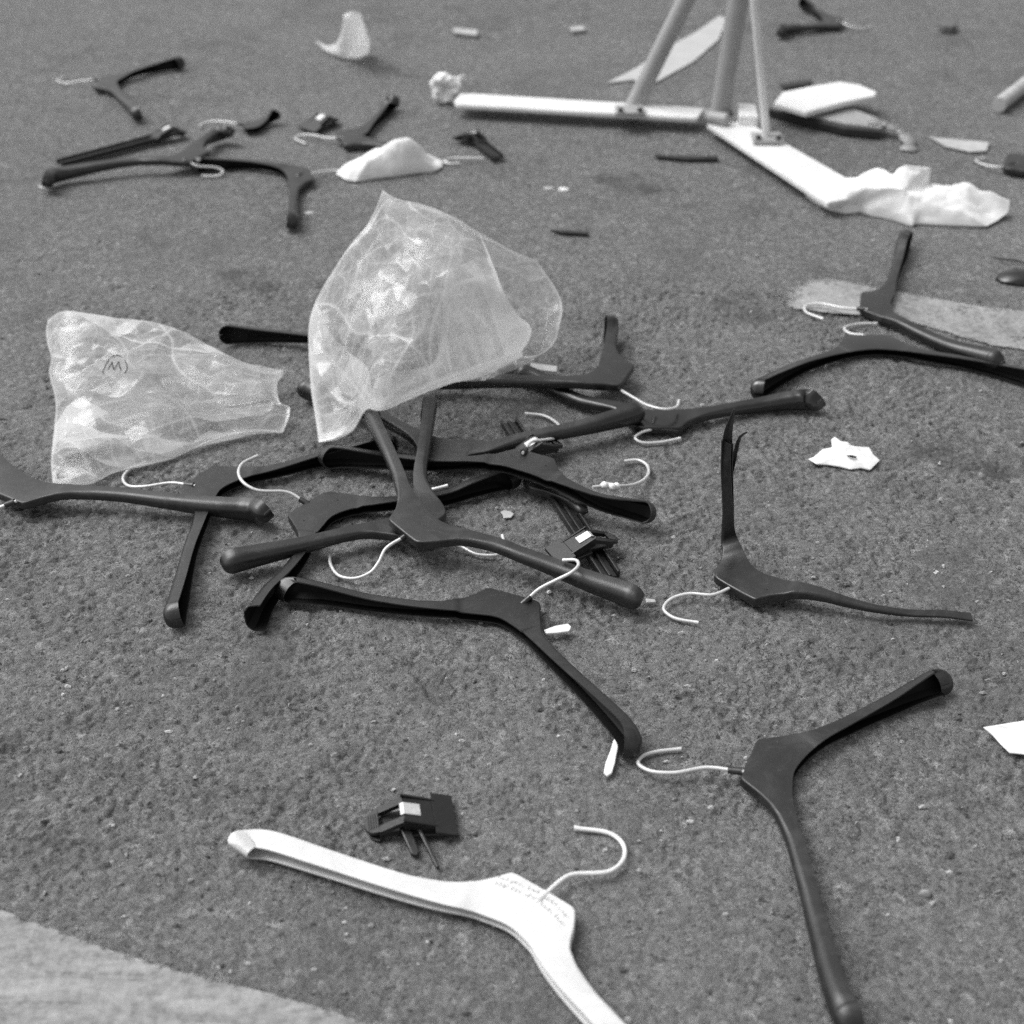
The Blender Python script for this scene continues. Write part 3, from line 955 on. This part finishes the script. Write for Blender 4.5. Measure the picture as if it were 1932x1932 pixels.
def trouser_hanger(label, p0, p1, clips, z=.6, width=.020, group=None, hook=None):
    a, b = at(*p0, z), at(*p1, z)
    root = empty("trouser_hanger", ((a[0] + b[0]) / 2, (a[1] + b[1]) / 2, 0))
    tag(root, label, "clip hanger", group)
    bar_mesh(a, b, width, .003).build("bar", M_CLIP, root, smooth=False)
    for (x0, y0, x1, y1, cz) in clips:
        o, ax, ay, az, L = frame(x0, y0, x1, y1, cz)
        m, s = clip_meshes(o, ax, ay, az, L, .023)
        c = m.build("clip", M_CLIP, root, smooth=False)
        s.build("spring", M_SPRING, c, smooth=False)
    if hook:
        P, _, _ = spline([at(*h) for h in hook], .004)
        bb = MB(); bb.tube(P, .0017, 8); bb.build("hook", M_WIRE, root)
    return root


trouser_hanger("black clip hanger bar sticking out below the scoop-ended hanger, two pinch clips on it",
               (960, 800), (1152, 1092), [(1164, 1018, 1042, 1054, 1.2), (1060, 840, 950, 872, 1.2)])
trouser_hanger("thin dark clip bar behind the far long hanger, clip at its right end",
               (112, 312), (300, 262), [(352, 250, 282, 262, .8)], group=FAR)
trouser_hanger("far clip hanger with a pale end cap and hook beside the white tissue",
               (940, 300), (888, 258), [(918, 272, 866, 256, .8)], group=FAR,
               hook=[(912, 298, .8), (880, 298, .7), (850, 299, .6), (838, 303, .5), (845, 308, .4), (868, 308, .4)])


def loose_clip(label, p0, p1, z, W=.030, prongs=None):
    o, ax, ay, az, L = frame(*p0, *p1, z)
    root = empty("trouser_clip", (o[0], o[1], 0))
    tag(root, label, "clip")
    m, s = clip_meshes(o, ax, ay, az, L, W)
    j = m.build("jaws", M_CLIP, root, smooth=False)
    s.build("spring", M_SPRING, j, smooth=False)
    for (a, b, w_) in prongs or []:
        pa, pb = at(*a), at(*b)
        d = pb - pa; d /= np.linalg.norm(d)
        q = np.cross((0, 0, 1.0), d); q /= np.linalg.norm(q)
        x = MB()
        x.prism([pa - q * w_, pb - q * w_ * .8, pb + d * w_ * .7, pb + q * w_ * .8, pa + q * w_], (0, 0, -.004))
        x.build("bar_stub", M_CLIP, root, smooth=False)
    return root


loose_clip("black pinch clip with a bright spring lying above the white hanger", (688, 1562), (858, 1542), .4,
           prongs=[((762, 1555, 1.2), (784, 1608, .6), .0042), ((785, 1550, 1.2), (826, 1634, .6), .0016)])
loose_clip("small far black clip behind the hook of a far hanger", (636, 226), (578, 246), .5)


for o in list(bpy.data.objects):
    if o.type == 'MESH' and M_CLIP.name in o.data.materials:
        bv = o.modifiers.new("bevel", 'BEVEL'); bv.width = .0009; bv.segments = 2; bv.limit_method = 'ANGLE'


# ------------------------------------------------------------------ plastic bags
def bag(name, label, cat, top, bottom, left, right, mat_, puff, seed, nu, nv, mouth=0.0, back=.35, amp=.10, lmin=1.6, top_b=None, right_b=None, main=None):
    G = coons([at(*p) for p in top], [at(*p) for p in bottom], [at(*p) for p in left], [at(*p) for p in right], nu, nv)
    # average normal of the sheet, turned upwards
    a, b = G[nv // 2, -1] - G[nv // 2, 0], G[-1, nu // 2] - G[0, nu // 2]
    n = np.cross(a, b); n /= np.linalg.norm(n)
    if n[2] < 0: n = -n
    ax = a / np.linalg.norm(a); ay = np.cross(n, ax)
    u = np.linspace(0, 1, nu)[None, :]; v = np.linspace(0, 1, nv)[:, None]
    X = (G @ ax) * 100; Y = (G @ ay) * 100
    edge = np.minimum(np.minimum(u, 1 - u) * 1.6, np.minimum(v, 1 - v)) * 2
    dome = (np.sin(math.pi * np.clip(u * (1 - mouth * .35), 0, 1)) * np.sin(math.pi * v)) ** .62
    fade = np.clip(edge * 5, .30, 1)
    z1, c1, f1 = folds(X, Y, seed, 9, 3.5, 14, amp * 1.7, main, 55, .17)
    z2, c2, f2 = folds(X, Y, seed + 5, 10, 1.4, 5.0, amp * .8, None, 90, .10)
    z3, c3, f3 = folds(X, Y, seed + 9, 8, 3.5, 13, amp * 1.7, main, 55, .17)
    front = puff * dome + (z1 + z2) * fade
    backz = -puff * back * dome + z3 * fade
    seam_ = np.exp(-(np.minimum(np.minimum(u, 1 - u), np.minimum(v, 1 - v)) / .012) ** 2)
    CR = np.concatenate([np.maximum(np.maximum(c1, c2 * .4), seam_ * .6).ravel(), np.maximum(c3 * .5, seam_ * .6).ravel()])
    FC = np.concatenate([(np.clip(f1 * .65 + f2 * .35, 0, 1) ** 1.7).ravel(), (f3 * .25).ravel()])
    CR = np.clip(CR, 0, 1)
    rim = crumple(X, Y, seed + 3, 10, 1.2, 4, .09)
    sep = .12 + mouth * (np.sin(math.pi * v) * np.clip((u - .55) / .45, 0, 1) ** 1.5) * 3.2
    VF = G + n * ((front + sep)[..., None] * .01) + ay * (rim * .6 * .01)[..., None]
    GB = G if top_b is None else coons([at(*p) for p in top_b], [at(*p) for p in bottom], [at(*p) for p in left], [at(*p) for p in right_b], nu, nv)
    VB = GB + n * ((backz - sep)[..., None] * .01) + ay * (rim * .6 * .01)[..., None]
    V = np.concatenate([VF.reshape(-1, 3), VB.reshape(-1, 3)])
    V[:, 2] = np.maximum(V[:, 2], .0012 + .0008 * RNG.rand(len(V)))
    nb = nu * nv
    Fc = grid_faces(nu, nv) + [tuple(reversed(f)) for f in grid_faces(nu, nv, nb)]
    ring = [(j, 0) for j in range(nv)] + [(nv - 1, i) for i in range(1, nu)]
    top_ring = [(0, i) for i in range(nu)]
    for seq in (ring, top_ring):
        for (j0, i0), (j1, i1) in zip(seq[:-1], seq[1:]):
            a_, b_ = j0 * nu + i0, j1 * nu + i1
            Fc.append((a_, b_, b_ + nb, a_ + nb))
    if not mouth:
        for j in range(nv - 1):
            a_, b_ = j * nu + nu - 1, (j + 1) * nu + nu - 1
            Fc.append((a_, b_, b_ + nb, a_ + nb))
    c = G.reshape(-1, 3).mean(0)
    root = empty(name, (c[0], c[1], 0))
    tag(root, label, cat, "clear plastic bags")
    fo = mk("film", V, Fc, mat_, root, sharp=14)
    for nm_, arr in (("crease", CR), ("facet", FC)):
        at_ = fo.data.attributes.new(nm_, 'FLOAT', 'POINT'); at_.data.foreach_set("value", arr.astype(np.float32))
    nbf = V[:nb].reshape(nv, nu, 3); nbb = V[nb:].reshape(nv, nu, 3)
    loops = [np.concatenate([nbf[0, ::2], nbf[1:, -1][::2]]), np.concatenate([nbf[:, 0][::2], nbf[-1, 1:][::2]])]
    if mouth: loops.append(nbb[::2, -1])
    for L_ in loops:
        sm = MB(); sm.tube(L_, .0007, 5)
        sm.build("seam", M_SEAM, root)
    return root, VF, n


B1, B1V, B1N = bag("plastic_bag", "smaller crumpled clear plastic bag at left with a handwritten M in brackets", "plastic bag",
    top=[(92, 604, 6), (112, 595, 7), (150, 592, 7.5), (220, 600, 7), (300, 611, 6.5), (350, 628, 5.5), (400, 655, 4.6), (450, 682, 4), (490, 699, 3), (535, 702, 2.5)],
    bottom=[(99, 913, .6), (130, 914, .5), (175, 908, .5), (215, 893, .5), (270, 878, .5), (330, 862, .5), (400, 836, .5), (470, 822, .5), (534, 816, .6)],
    left=[(92, 604, 6), (88, 632, 5), (97, 680, 4), (93, 700, 3.4), (106, 760, 2.5), (103, 820, 1.5), (98, 870, 1), (99, 913, .6)],
    right=[(535, 702, 2.5), (524, 718, 2.5), (524, 750, 2), (532, 768, 2), (547, 774, 1.5), (546, 790, 1), (534, 816, .6)],
    mat_=M_FILM2, puff=2.4, seed=21, main=80, nu=310, nv=230, amp=.14)
B2, B2V, B2N = bag("plastic_bag", "large inflated clear plastic bag over the heap, mouth open to the right", "plastic bag",
    top=[(724, 364, 17), (742, 376, 17), (790, 390, 16.4), (850, 412, 15.6), (890, 436, 14.6), (908, 452, 14)],
    top_b=[(724, 364, 17), (742, 376, 17), (790, 390, 16), (850, 410, 15), (905, 443, 14), (958, 470, 13), (975, 486, 12), (1012, 490, 12)],
    right_b=[(1012, 490, 12), (1040, 520, 11), (1053, 548, 10), (1046, 585, 9), (1040, 615, 7.5), (1020, 645, 6), (985, 668, 4.5)],
    bottom=[(600, 832, 1), (632, 828, 1.2), (665, 812, 2), (690, 778, 4.5), (722, 778, 6.2), (790, 745, 6), (850, 722, 5), (915, 700, 4.5), (985, 668, 4.5)],
    left=[(724, 364, 17), (700, 412, 16), (648, 480, 13), (606, 550, 10), (586, 600, 8), (583, 660, 6), (588, 740, 3), (600, 832, 1)],
right=[(908, 452, 14), (926, 500, 13.6), (944, 545, 12.5), (962, 590, 11), (985, 622, 9), (1008, 636, 7), (1000, 655, 5.5), (985, 668, 4.5)],
    mat_=M_FILM, puff=3.6, seed=52, main=10, nu=330, nv=270, mouth=.35, amp=.14, back=.7)


def mark_on_bag():
    """the handwritten bracketed M, drawn on the film with a pen"""
    nv, nu, _ = B1V.shape
    flat = B1V.reshape(-1, 3)
    d = flat - EYE
    zc = d @ FWD
    px = 966 + F * (d @ RGT) / zc; py = 966 - F * (d @ UPV) / zc
    strokes = [[(196, 707), (194, 702), (198, 694), (202, 686), (206, 679), (212, 674), (220, 671), (228, 673)],
               [(236, 682), (240, 690), (240, 698), (236, 705)],
               [(204, 698), (208, 691), (212, 684)], [(212, 684), (213, 692), (215, 699)], [(215, 699), (220, 690), (224, 684)], [(224, 684), (226, 692), (228, 700)]]
    for st in strokes:
        L = [np.array(p, float) for p in st]
        pts = []
        for a, b in zip(L[:-1], L[1:]):
            for k in range(5): pts.append(a + (b - a) * k / 5)
        pts.append(L[-1])
        P = []
        for x, y in pts:
            i = int(np.argmin((px - x) ** 2 + (py - y) ** 2))
            j = np.argsort((px - x) ** 2 + (py - y) ** 2)[:6]
            w_ = 1 / ((px[j] - x) ** 2 + (py[j] - y) ** 2 + .5)
            P.append((flat[j] * w_[:, None]).sum(0) / w_.sum() + B1N * .0012)
        b = MB(); b.tube(P, .00055, 6)
        b.build("marker_stroke", M_INK, B1)


mark_on_bag()


# ------------------------------------------------------------------ crumpled papers and tissue
def wad(name, label, cat, poly, m, bulge, seed, amp=.12, group=None, lmin=1.0, lmax=6, center=None, rings=40, n=170, floor_=True):
    P = np.array([at(*p) for p in poly])
    P = resample(P, n)
    c = at(*center) if center else P.mean(0)
    V, Fc = [], []
    f = 1 - np.linspace(0, 1, rings + 1) ** .8 * .985
    fr = np.fft.rfft(P, axis=0); wn = np.arange(len(fr))[:, None]
    for k in range(rings + 1):
        sg_ = .30 * (1 - f[k]) ** .9
        Ps = np.fft.irfft(fr * np.exp(-.5 * (wn * sg_) ** 2), n, axis=0)
        V.append(c + (Ps - c) * f[k])
    V = np.array(V)                               # rings x n x 3
    X, Y = V[..., 0] * 100, V[..., 1] * 100
    dm = (1 - f[:, None] ** 2.0) ** (.80 if bulge > 1 else .75)
    fade = np.clip((1 - f[:, None]) * 6, .12, 1)
    lump = 1 + .55 * crumple(X, Y, seed + 40, 6, 3, 8, .12) if bulge > 1 else 1
    h = bulge * dm * lump + crumple(X, Y, seed, 18, lmin, lmax, amp) * fade + crumple(X, Y, seed + 7, 14, .35, 1.2, amp) * fade
    if bulge > 1:
        h = h + folds(X, Y, seed + 21, 9, 2.2, 8, .20)[0] * np.clip(fade * 1.2, 0, 1)
        V[..., 0] += crumple(X, V[..., 2] * 100 + h, seed + 60, 10, 1.2, 5, .10) * fade * .01
        V[..., 1] += crumple(X + Y, h, seed + 80, 10, 1.2, 5, .10) * fade * .01
    V[..., 2] += h * .01
    V[..., 2] = np.maximum(V[..., 2], .0015)
    V = V.reshape(-1, 3)
    for k in range(rings):
        for i in range(n):
            j = (i + 1) % n
            Fc.append((k * n + i, k * n + j, (k + 1) * n + j, (k + 1) * n + i))
    Fc.append(tuple(rings * n + i for i in range(n)))
    b0 = len(V)
    low = P.copy()
    low = c + (low - c) * (.93 if floor_ else .985)
    low[:, 2] = .0006 if floor_ else np.maximum(.0006, P[:, 2] - .0012)
    V = np.concatenate([V, low])
    for i in range(n):
        j = (i + 1) % n
        Fc.append((i, b0 + i, b0 + j, j))
    Fc.append(tuple(b0 + i for i in range(n - 1, -1, -1)))
    o = mk(name, V, Fc, m, sharp=32)
    return tag(o, label, cat, group)


wad("crumpled_tissue", "white crumpled tissue between two far hanger hooks", "tissue",
    [(634, 328, .3), (646, 319, .4), (675, 311, .5), (700, 304, .5), (745, 299, .6), (790, 299, .6), (820, 300, .5), (836, 304, .4), (834, 314, .4), (822, 321, .4), (800, 316, .9), (770, 320, .9), (740, 330, .5), (700, 336, .4), (672, 342, .3), (652, 339, .3)],
    M_TISSUE, 3.9, 4, .16, center=(744, 318, .5))
wad("torn_paper", "torn white paper scrap with a dark hole lying on bare asphalt at right", "paper",
    [(1525, 866, .3), (1535, 862, .4), (1552, 848, .6), (1570, 845, 1), (1568, 830, 1.4), (1574, 825, 1.5), (1585, 834, 1.4), (1600, 834, 1.5), (1606, 842, 1.2), (1640, 844, .9), (1648, 858, .8), (1660, 868, .5), (1642, 886, .3), (1625, 882, .3), (1605, 885, .3), (1585, 880, .3), (1560, 876, .3), (1540, 875, .3)],
    M_PAPER, .5, 8, .09, floor_=False)
tp_o = bpy.data.objects["torn_paper"]
dmk = MB(); dmk.tube([at(1598, 860, 1.15), at(1607, 861, 1.2), at(1616, 863, 1.1)], [.0006, .0014, .0008], 6)  # solid dark sliver standing in for the shade of a hole
dmk.build("hole_shade", M_DARK, tp_o)
wad("paper_sheet", "white paper corner cut off by the right edge at lower right", "paper",
    [(1855, 1372, .5), (1880, 1368, .9), (1930, 1360, 1), (1990, 1352, .8), (1985, 1430, .4), (1925, 1422, .3), (1905, 1420, .3), (1888, 1404, .3), (1872, 1386, .3)],
    M_PAPER, .25, 12, .03, floor_=False)
bag("plastic_scrap", "upright pale plastic scrap near the top, left of the rack", "plastic scrap",
    top=[(648, 32, 10), (664, 26, 10.5), (680, 29, 10)], bottom=[(596, 76, 1.2), (618, 94, .6), (648, 106, .3), (672, 107, .3), (695, 99, .4)],
    left=[(648, 32, 10), (645, 56, 6.5), (634, 78, 3), (618, 86, 1.6), (596, 76, 1.2)], right=[(680, 29, 10), (690, 56, 6.5), (698, 80, 2.5), (695, 99, .4)],
    mat_=film("pale_scrap_film", 1.6, .3, white=.9), puff=.7, seed=61, nu=60, nv=60, amp=.10)
bpy.data.objects["plastic_scrap"].pop("group")
def tissue_roll():
    c = at(840, 166, 2.6)
    nrm = (EYE - c) * np.array((1, 1, .2)); nrm /= np.linalg.norm(nrm)
    ux = np.cross((0, 0, 1.0), nrm); ux /= np.linalg.norm(ux); uy = np.cross(nrm, ux)
    V, Fc = [], []
    na, nb_ = 72, 30
    for i in range(na):
        a_ = 2 * math.pi * i / na
        rc = .0175 + .002 * math.sin(3 * a_ + 1)
        ctr = c + rc * (math.cos(a_) * ux + math.sin(a_) * uy)
        od = math.cos(a_) * ux + math.sin(a_) * uy
        for j in range(nb_):
            b_ = 2 * math.pi * j / nb_
            rt = .0085 + .0014 * math.sin(5 * a_ + 2 * b_) + .0010 * math.sin(9 * a_ - 3 * b_ + 1) + .0007 * math.sin(17 * a_ + 5 * b_)
            V.append(ctr + rt * (math.cos(b_) * od + 1.25 * math.sin(b_) * nrm))
    for i in range(na):
        for j in range(nb_):
            Fc.append((i * nb_ + j, i * nb_ + (j + 1) % nb_, ((i + 1) % na) * nb_ + (j + 1) % nb_, ((i + 1) % na) * nb_ + j))
    V = np.array(V); V[:, 2] = np.maximum(V[:, 2], .001)
    root = tag(empty("tissue_roll", (c[0], c[1], 0)), "curled white tissue at the left end of the long rack bar", "tissue")
    mk("curl", V, Fc, M_TISSUE, root, sharp=50)
    o_ = wad("loose_end", None, None, [(850, 158, 2.6), (862, 146, 4.2), (876, 137, 5.4), (879, 146, 4.4), (874, 160, 2.6), (866, 176, 1.0), (854, 180, .8)], M_TISSUE, .5, 91, .10, center=(864, 160, 3.0), n=90, rings=16, floor_=False)
    o_.parent = root
    o_.location = o_.location - root.location


tissue_roll()
wad("wrapping_cloth", "large white crumpled wrapping around the front rack foot at right", "wrapping",
    [(1512, 338, 2.6), (1540, 326, 3), (1575, 334, 3), (1606, 342, 3), (1625, 328, 4.6), (1650, 318, 5.6), (1672, 324, 5.4), (1682, 334, 5), (1694, 318, 6.4), (1710, 311, 7), (1735, 314, 6.8), (1757, 316, 6.6), (1752, 346, 3.6), (1772, 350, 3.4), (1796, 364, 2.6), (1824, 374, 2.2), (1816, 364, 3), (1824, 357, 3.4), (1842, 358, 3.2), (1862, 368, 2.8), (1906, 378, 2.2), (1902, 400, 1), (1880, 416, .5), (1862, 426, .4), (1800, 424, .4), (1730, 420, .4), (1722, 424, .4), (1690, 412, .5), (1660, 404, .6), (1640, 398, .8), (1620, 388, 1), (1590, 384, 1.6), (1560, 370, 2.2), (1530, 354, 2.4)],
    M_TISSUE, 1.8, 33, .17, center=(1700, 372, 3.4), n=220)


# ------------------------------------------------------------------ garment rack
def slab(poly, z, th, name, m, parent=None, **k):
    b = MB()
    b.prism([at(x, y, z) for x, y in poly], (0, 0, -th * .01))
    o = b.build(name, m, parent, smooth=False, **k)
    bv = o.modifiers.new("bevel", 'BEVEL'); bv.width = min(.0025, th * .003); bv.segments = 2; bv.limit_method = 'ANGLE'
    return o


c0 = at(1390, 215, 0)
rack = tag(empty("garment_rack", c0), "dismantled garment rack with flat white foot bars and wrapped posts at the top", "garment rack")
slab([(856, 190), (868, 176), (900, 176), (1330, 203), (1316, 222), (1290, 221), (864, 196)], 2.6, .9, "foot_bar", M_BOARD, rack)
slab([(1334, 232), (1352, 226), (1408, 227), (1440, 246), (1470, 262), (1596, 334), (1604, 374), (1562, 382)], 2.4, 1.0, "foot_bar", M_BOARD, rack)
slab([(1392, 194), (1426, 196), (1432, 220), (1394, 219)], 4.0, 3.2, "sleeve", M_BOARD, rack)
slab([(1460, 194), (1476, 173), (1530, 162), (1583, 153), (1621, 159), (1655, 173), (1650, 180), (1595, 191), (1522, 211), (1490, 202)], 3.6, 1.0, "cross_plank", M_BOARD, rack)
slab([(1458, 202), (1525, 210), (1570, 203), (1602, 202), (1653, 220), (1674, 231), (1664, 240), (1598, 232)], 1.9, 1.4, "lower_plank", simple("grey_board", .34, .6, 20, .2), rack)
slab([(1448, 204), (1462, 203), (1600, 236), (1664, 242), (1662, 247), (1594, 241)], 1.6, 1.5, "plank_edge", M_DARK, rack)


def post(name, a, za, b, wpx, m, ext=1.6, n=16, lean=0.0):
    p = at(a[0], a[1], za)
    q = at_y(b[0], b[1], p[1] + lean)
    q = p + (q - p) * ext
    x = MB(); x.tube([p, q], wpx, n)
    return x.build(name, m, rack)


post("post", (1447, 264), 2.4, (1424, 12), .0066, M_BOARD)
post("upright", (1358, 218), 2.2, (1391, 14), .0170, M_GREYP, n=24)
post("upright", (1188, 216), .8, (1287, 14), .0150, M_GREYP, n=24)
post("film_sleeve", (1403, 60), 40, (1410, 8), .008, M_WRAP, n=16) if False else None
for (x, y, z, r) in ((1171, 184, 2.2, .016), (1318, 188, 3.0, .022)):
    c = at(x, y, z)
    b = MB()
    ring = [c + r * np.array((math.cos(a), .25 * math.sin(a), math.sin(a))) for a in np.linspace(0, 2 * math.pi, 25)]
    b.tube(ring, r * .3, 8, caps=False)
    b.tube([c + np.array((0, -.012, 0)), c + np.array((0, .014, 0))], r * .45, 12)
    b.build("clear_cap", M_WRAP, rack)
for (x, y, z) in ((1358, 220, 2.6), (1188, 212, 2.9), (1447, 264, 2.6)):
    c = at(x, y, z)
    b = MB()
    b.prism([c + np.array((dx, dy, .006)) for dx, dy in ((-.024, -.02), (.024, -.02), (.024, .02), (-.024, .02))], (0, 0, -.006))
    o = b.build("bracket", M_GREYP, rack, smooth=False)
    for sx in (-.016, .016):
        b = MB(); b.tube([c + np.array((sx, -.013, .004)), c + np.array((sx, -.013, .0115))], .0045, 8)
        b.build("bolt", M_DARK, o)
b = MB(); b.tube([at(1340, 222, 3.2), at(1372, 226, 3.4)], .011, 14)
b.build("joint_pin", M_GREYP, rack)
tape = MB()
tp, _, _ = spline([at(1640, 226, 2.2), at(1668, 234, 2), at(1692, 243, 1.4), at(1708, 256, .9), at(1716, 272, .5), at(1712, 284, .3)], .006)
for i in range(len(tp) - 1):
    d = tp[i + 1] - tp[i]; d /= np.linalg.norm(d); q = np.cross((0, 0, 1.0), d); q /= np.linalg.norm(q)
    w0 = .011 + .003 * math.sin(i * 1.1); w1 = .011 + .003 * math.sin(i * 1.1 + 1.1)
    tape.add([tp[i] + q * w0, tp[i] - q * w0, tp[i + 1] - q * w1, tp[i + 1] + q * w1], [(0, 1, 2, 3)])
o = tape.build("tape", M_TAPE, rack)
md = o.modifiers.new("solid", 'SOLIDIFY'); md.thickness = .0008


# ------------------------------------------------------------------ small litter
def litter(name, label, cat, poly, z, th, m, group=None):
    c = np.mean([at(x, y, 0) for x, y in poly], axis=0)
    o = slab(poly, z, th, name, m, None, org=(c[0], c[1], 0))
    return tag(o, label, cat, group)


litter("paper_strip", "long pale strip of paper on the ground behind the leaning rack post", "paper strip",
       [(1144, 156), (1200, 128), (1253, 92), (1310, 62), (1356, 30), (1372, 34), (1356, 74), (1308, 116), (1217, 166), (1196, 150)], .25, .12, simple("strip_paper", .44, .8, 30, .1))
litter("paper_strip", "pale curved paper strip at right beside the rack tape", "paper strip",
       [(1752, 256), (1764, 260), (1800, 262), (1866, 268), (1862, 284), (1830, 286), (1784, 276)], .4, .15, M_PALE)
litter("plastic_shard", "white plastic shard poking out right of the front hanger body", "plastic shard",
       [(1026, 1188), (1048, 1180), (1072, 1176), (1078, 1182), (1074, 1190), (1052, 1193), (1030, 1195)], .9, .25, M_PAPER)
litter("plastic_shard", "white rounded plastic shard under the lower arm tip of the front hanger", "plastic shard",
       [(1158, 1394), (1164, 1394), (1166, 1410), (1160, 1440), (1154, 1458), (1146, 1463), (1139, 1457), (1142, 1440), (1152, 1414)], .6, .25, M_PAPER)
litter("plastic_shard", "white flat shard just right of the large bag", "plastic shard",
       [(1000, 684), (1052, 690), (1050, 701), (1006, 696)], 1.2, .3, M_PALE)
litter("plastic_shard", "small pale flake in the gap under the V-shaped hanger", "plastic flake",
       [(944, 966), (950, 962), (962, 964), (970, 969), (964, 976), (950, 977), (948, 970)], .25, .12, M_PALE)
litter("plastic_shard", "tiny pale scrap beside the rounded arm tip of the V-shaped hanger", "plastic flake",
       [(1218, 1128), (1236, 1130), (1238, 1135), (1220, 1136)], .5, .3, M_PALE)
litter("pale_stick", "pale stick lying at the top left of the leaning rack post", "stick",
       [(856, 52), (902, 56), (900, 65), (856, 60)], .8, .6, M_PALE)
litter("pale_stick", "short pale stick at the top, right of the longer one", "stick",
       [(1076, 50), (1102, 48), (1104, 55), (1078, 58)], .8, .6, M_PALE)
litter("dark_stick", "dark thin stick in the open between rack and heap", "stick",
       [(1234, 288), (1262, 292), (1354, 293), (1356, 298), (1300, 299), (1240, 294)], .7, .6, M_DARK)
litter("dark_stick", "dark thin stick above and right of the large bag", "stick",
       [(1038, 432), (1066, 432), (1112, 436), (1110, 440), (1060, 437)], .6, .5, M_DARK)
litter("dark_stick", "short dark strip just behind the white cross plank", "stick",
       [(1470, 158), (1520, 150), (1534, 151), (1526, 158), (1480, 165)], .5, .4, M_DARK)
litter("dark_scrap", "dark lump with a pale top at the far upper right", "scrap",
       [(1772, 42), (1782, 32), (1798, 33), (1806, 44), (1798, 50), (1780, 48)], 1.6, 1.5, simple("grey_scrap", .12, .6))
def lump(name, label, cat, px, py, a, b_, h, m, seed):
    c = at(px, py, 0); r = np.random.RandomState(seed)
    V, Fc = [], []
    n = 12
    for k, (f, z) in enumerate(((1, -.1), (1.02, .3), (.8, .75), (.4, 1.0))):
        for i in range(n):
            an = 2 * math.pi * i / n
            q = f * (1 + (.16 if a < .03 else .02) * r.randn() * (k < 3))
            V.append((c[0] + a * q * math.cos(an), c[1] + b_ * q * math.sin(an), h * z))
    for k in range(3):
        for i in range(n): Fc.append((k * n + i, k * n + (i + 1) % n, (k + 1) * n + (i + 1) % n, (k + 1) * n + i))
    Fc.append(tuple(3 * n + i for i in range(n)))
    return tag(mk(name, V, Fc, m, org=(c[0], c[1], 0), sharp=60), label, cat)


lump("hanger_end", "black rounded plastic end entering at the right edge under a twig", "plastic end", 1942, 528, .046, .022, .013, M_GLOSS, 12)
lump("pebble", "small oval pebble right of the lower arm of the right front hanger", "pebble", 1745, 1687, .0045, .0028, .004, simple("pebble_stone", .28, .8, 200, .4), 1)
lump("stone_chip", "pale stone chip below the hook of the right front hanger", "stone", 1303, 1551, .0034, .0022, .002, M_PALE, 2)
lump("paper_fleck", "white fleck in the open above the large bag, right one", "fleck", 1062, 358, .0075, .006, .003, M_PAPER, 3)
lump("paper_fleck", "fainter pale fleck left of the white fleck above the large bag", "fleck", 1036, 356, .008, .005, .002, M_PALE, 4)
lump("paper_fleck", "pale fleck just right of the short hanger arm towards the viewer", "fleck", 584, 402, .007, .005, .002, M_PALE, 6)
lump("stone_chip", "pale chip at the far left below the long left arm", "stone", 86, 352, .011, .008, .003, M_PALE, 7)
tw = MB()
tw.tube([at(1868, 485, .4), at(1892, 489, .5), at(1916, 492, .4), at(1950, 498, .4)], [.0008, .0014, .0016, .001], 6)
tag(tw.build("twig", M_TWIG), "thin dark twig at the right edge above a black clip", "twig")
tb = MB()
tb.tube([at(1884, 198, 1.4), at(1918, 172, 1.4), at(1960, 140, 1.4)], .013, 14)
tag(tb.build("plastic_tube", M_PALE), "pale tube entering at the right edge near the top", "tube")


# ------------------------------------------------------------------ grit on the asphalt (uncountable)
def grit():
    V, Fc = [], []
    r = np.random.RandomState(5)
    base = []
    for k in range(2600):
        px, py = r.uniform(-60, 1990), 60 + 1960 * r.rand() ** .8
        p = at(px, py, 0)
        s = .0005 + .0019 * r.rand() ** 4
        b = len(V)
        m = 5
        an = r.rand() * 6.28
        el = 1 + r.rand()
        for j in range(m):
            a = an + j * 2 * math.pi / m
            q = s * r.uniform(.7, 1.25)
            V.append((p[0] + q * el * math.cos(a), p[1] + q * math.sin(a), -.0002))
        for j in range(m):
            a = an + j * 2 * math.pi / m + .3
            q = s * r.uniform(.35, .7)
            V.append((p[0] + q * el * math.cos(a), p[1] + q * math.sin(a), s * r.uniform(.5, .9)))
        for j in range(m): Fc.append((b + j, b + (j + 1) % m, b + m + (j + 1) % m, b + m + j))
        Fc.append(tuple(b + m + j for j in range(m)))
    mm, t, bb = mat("grit_stone")
    v = coords(t)
    vo = nd(t, "ShaderNodeTexVoronoi", Scale=60.0); t.links.new(v, vo.inputs["Vector"])
    x = nd(t, "ShaderNodeRGBToBW"); t.links.new(vo.outputs["Color"], x.inputs[0])
    t.links.new(ramp(t, x.outputs[0], [(.2, .07), (.5, .18), (.7, .36), (.9, .55)]), bb.inputs["Base Color"])
    bb.inputs["Roughness"].default_value = .8
    tag(mk("grit", V, Fc, mm, org=(0, 0, 0), smooth=False), kind="stuff")


grit()
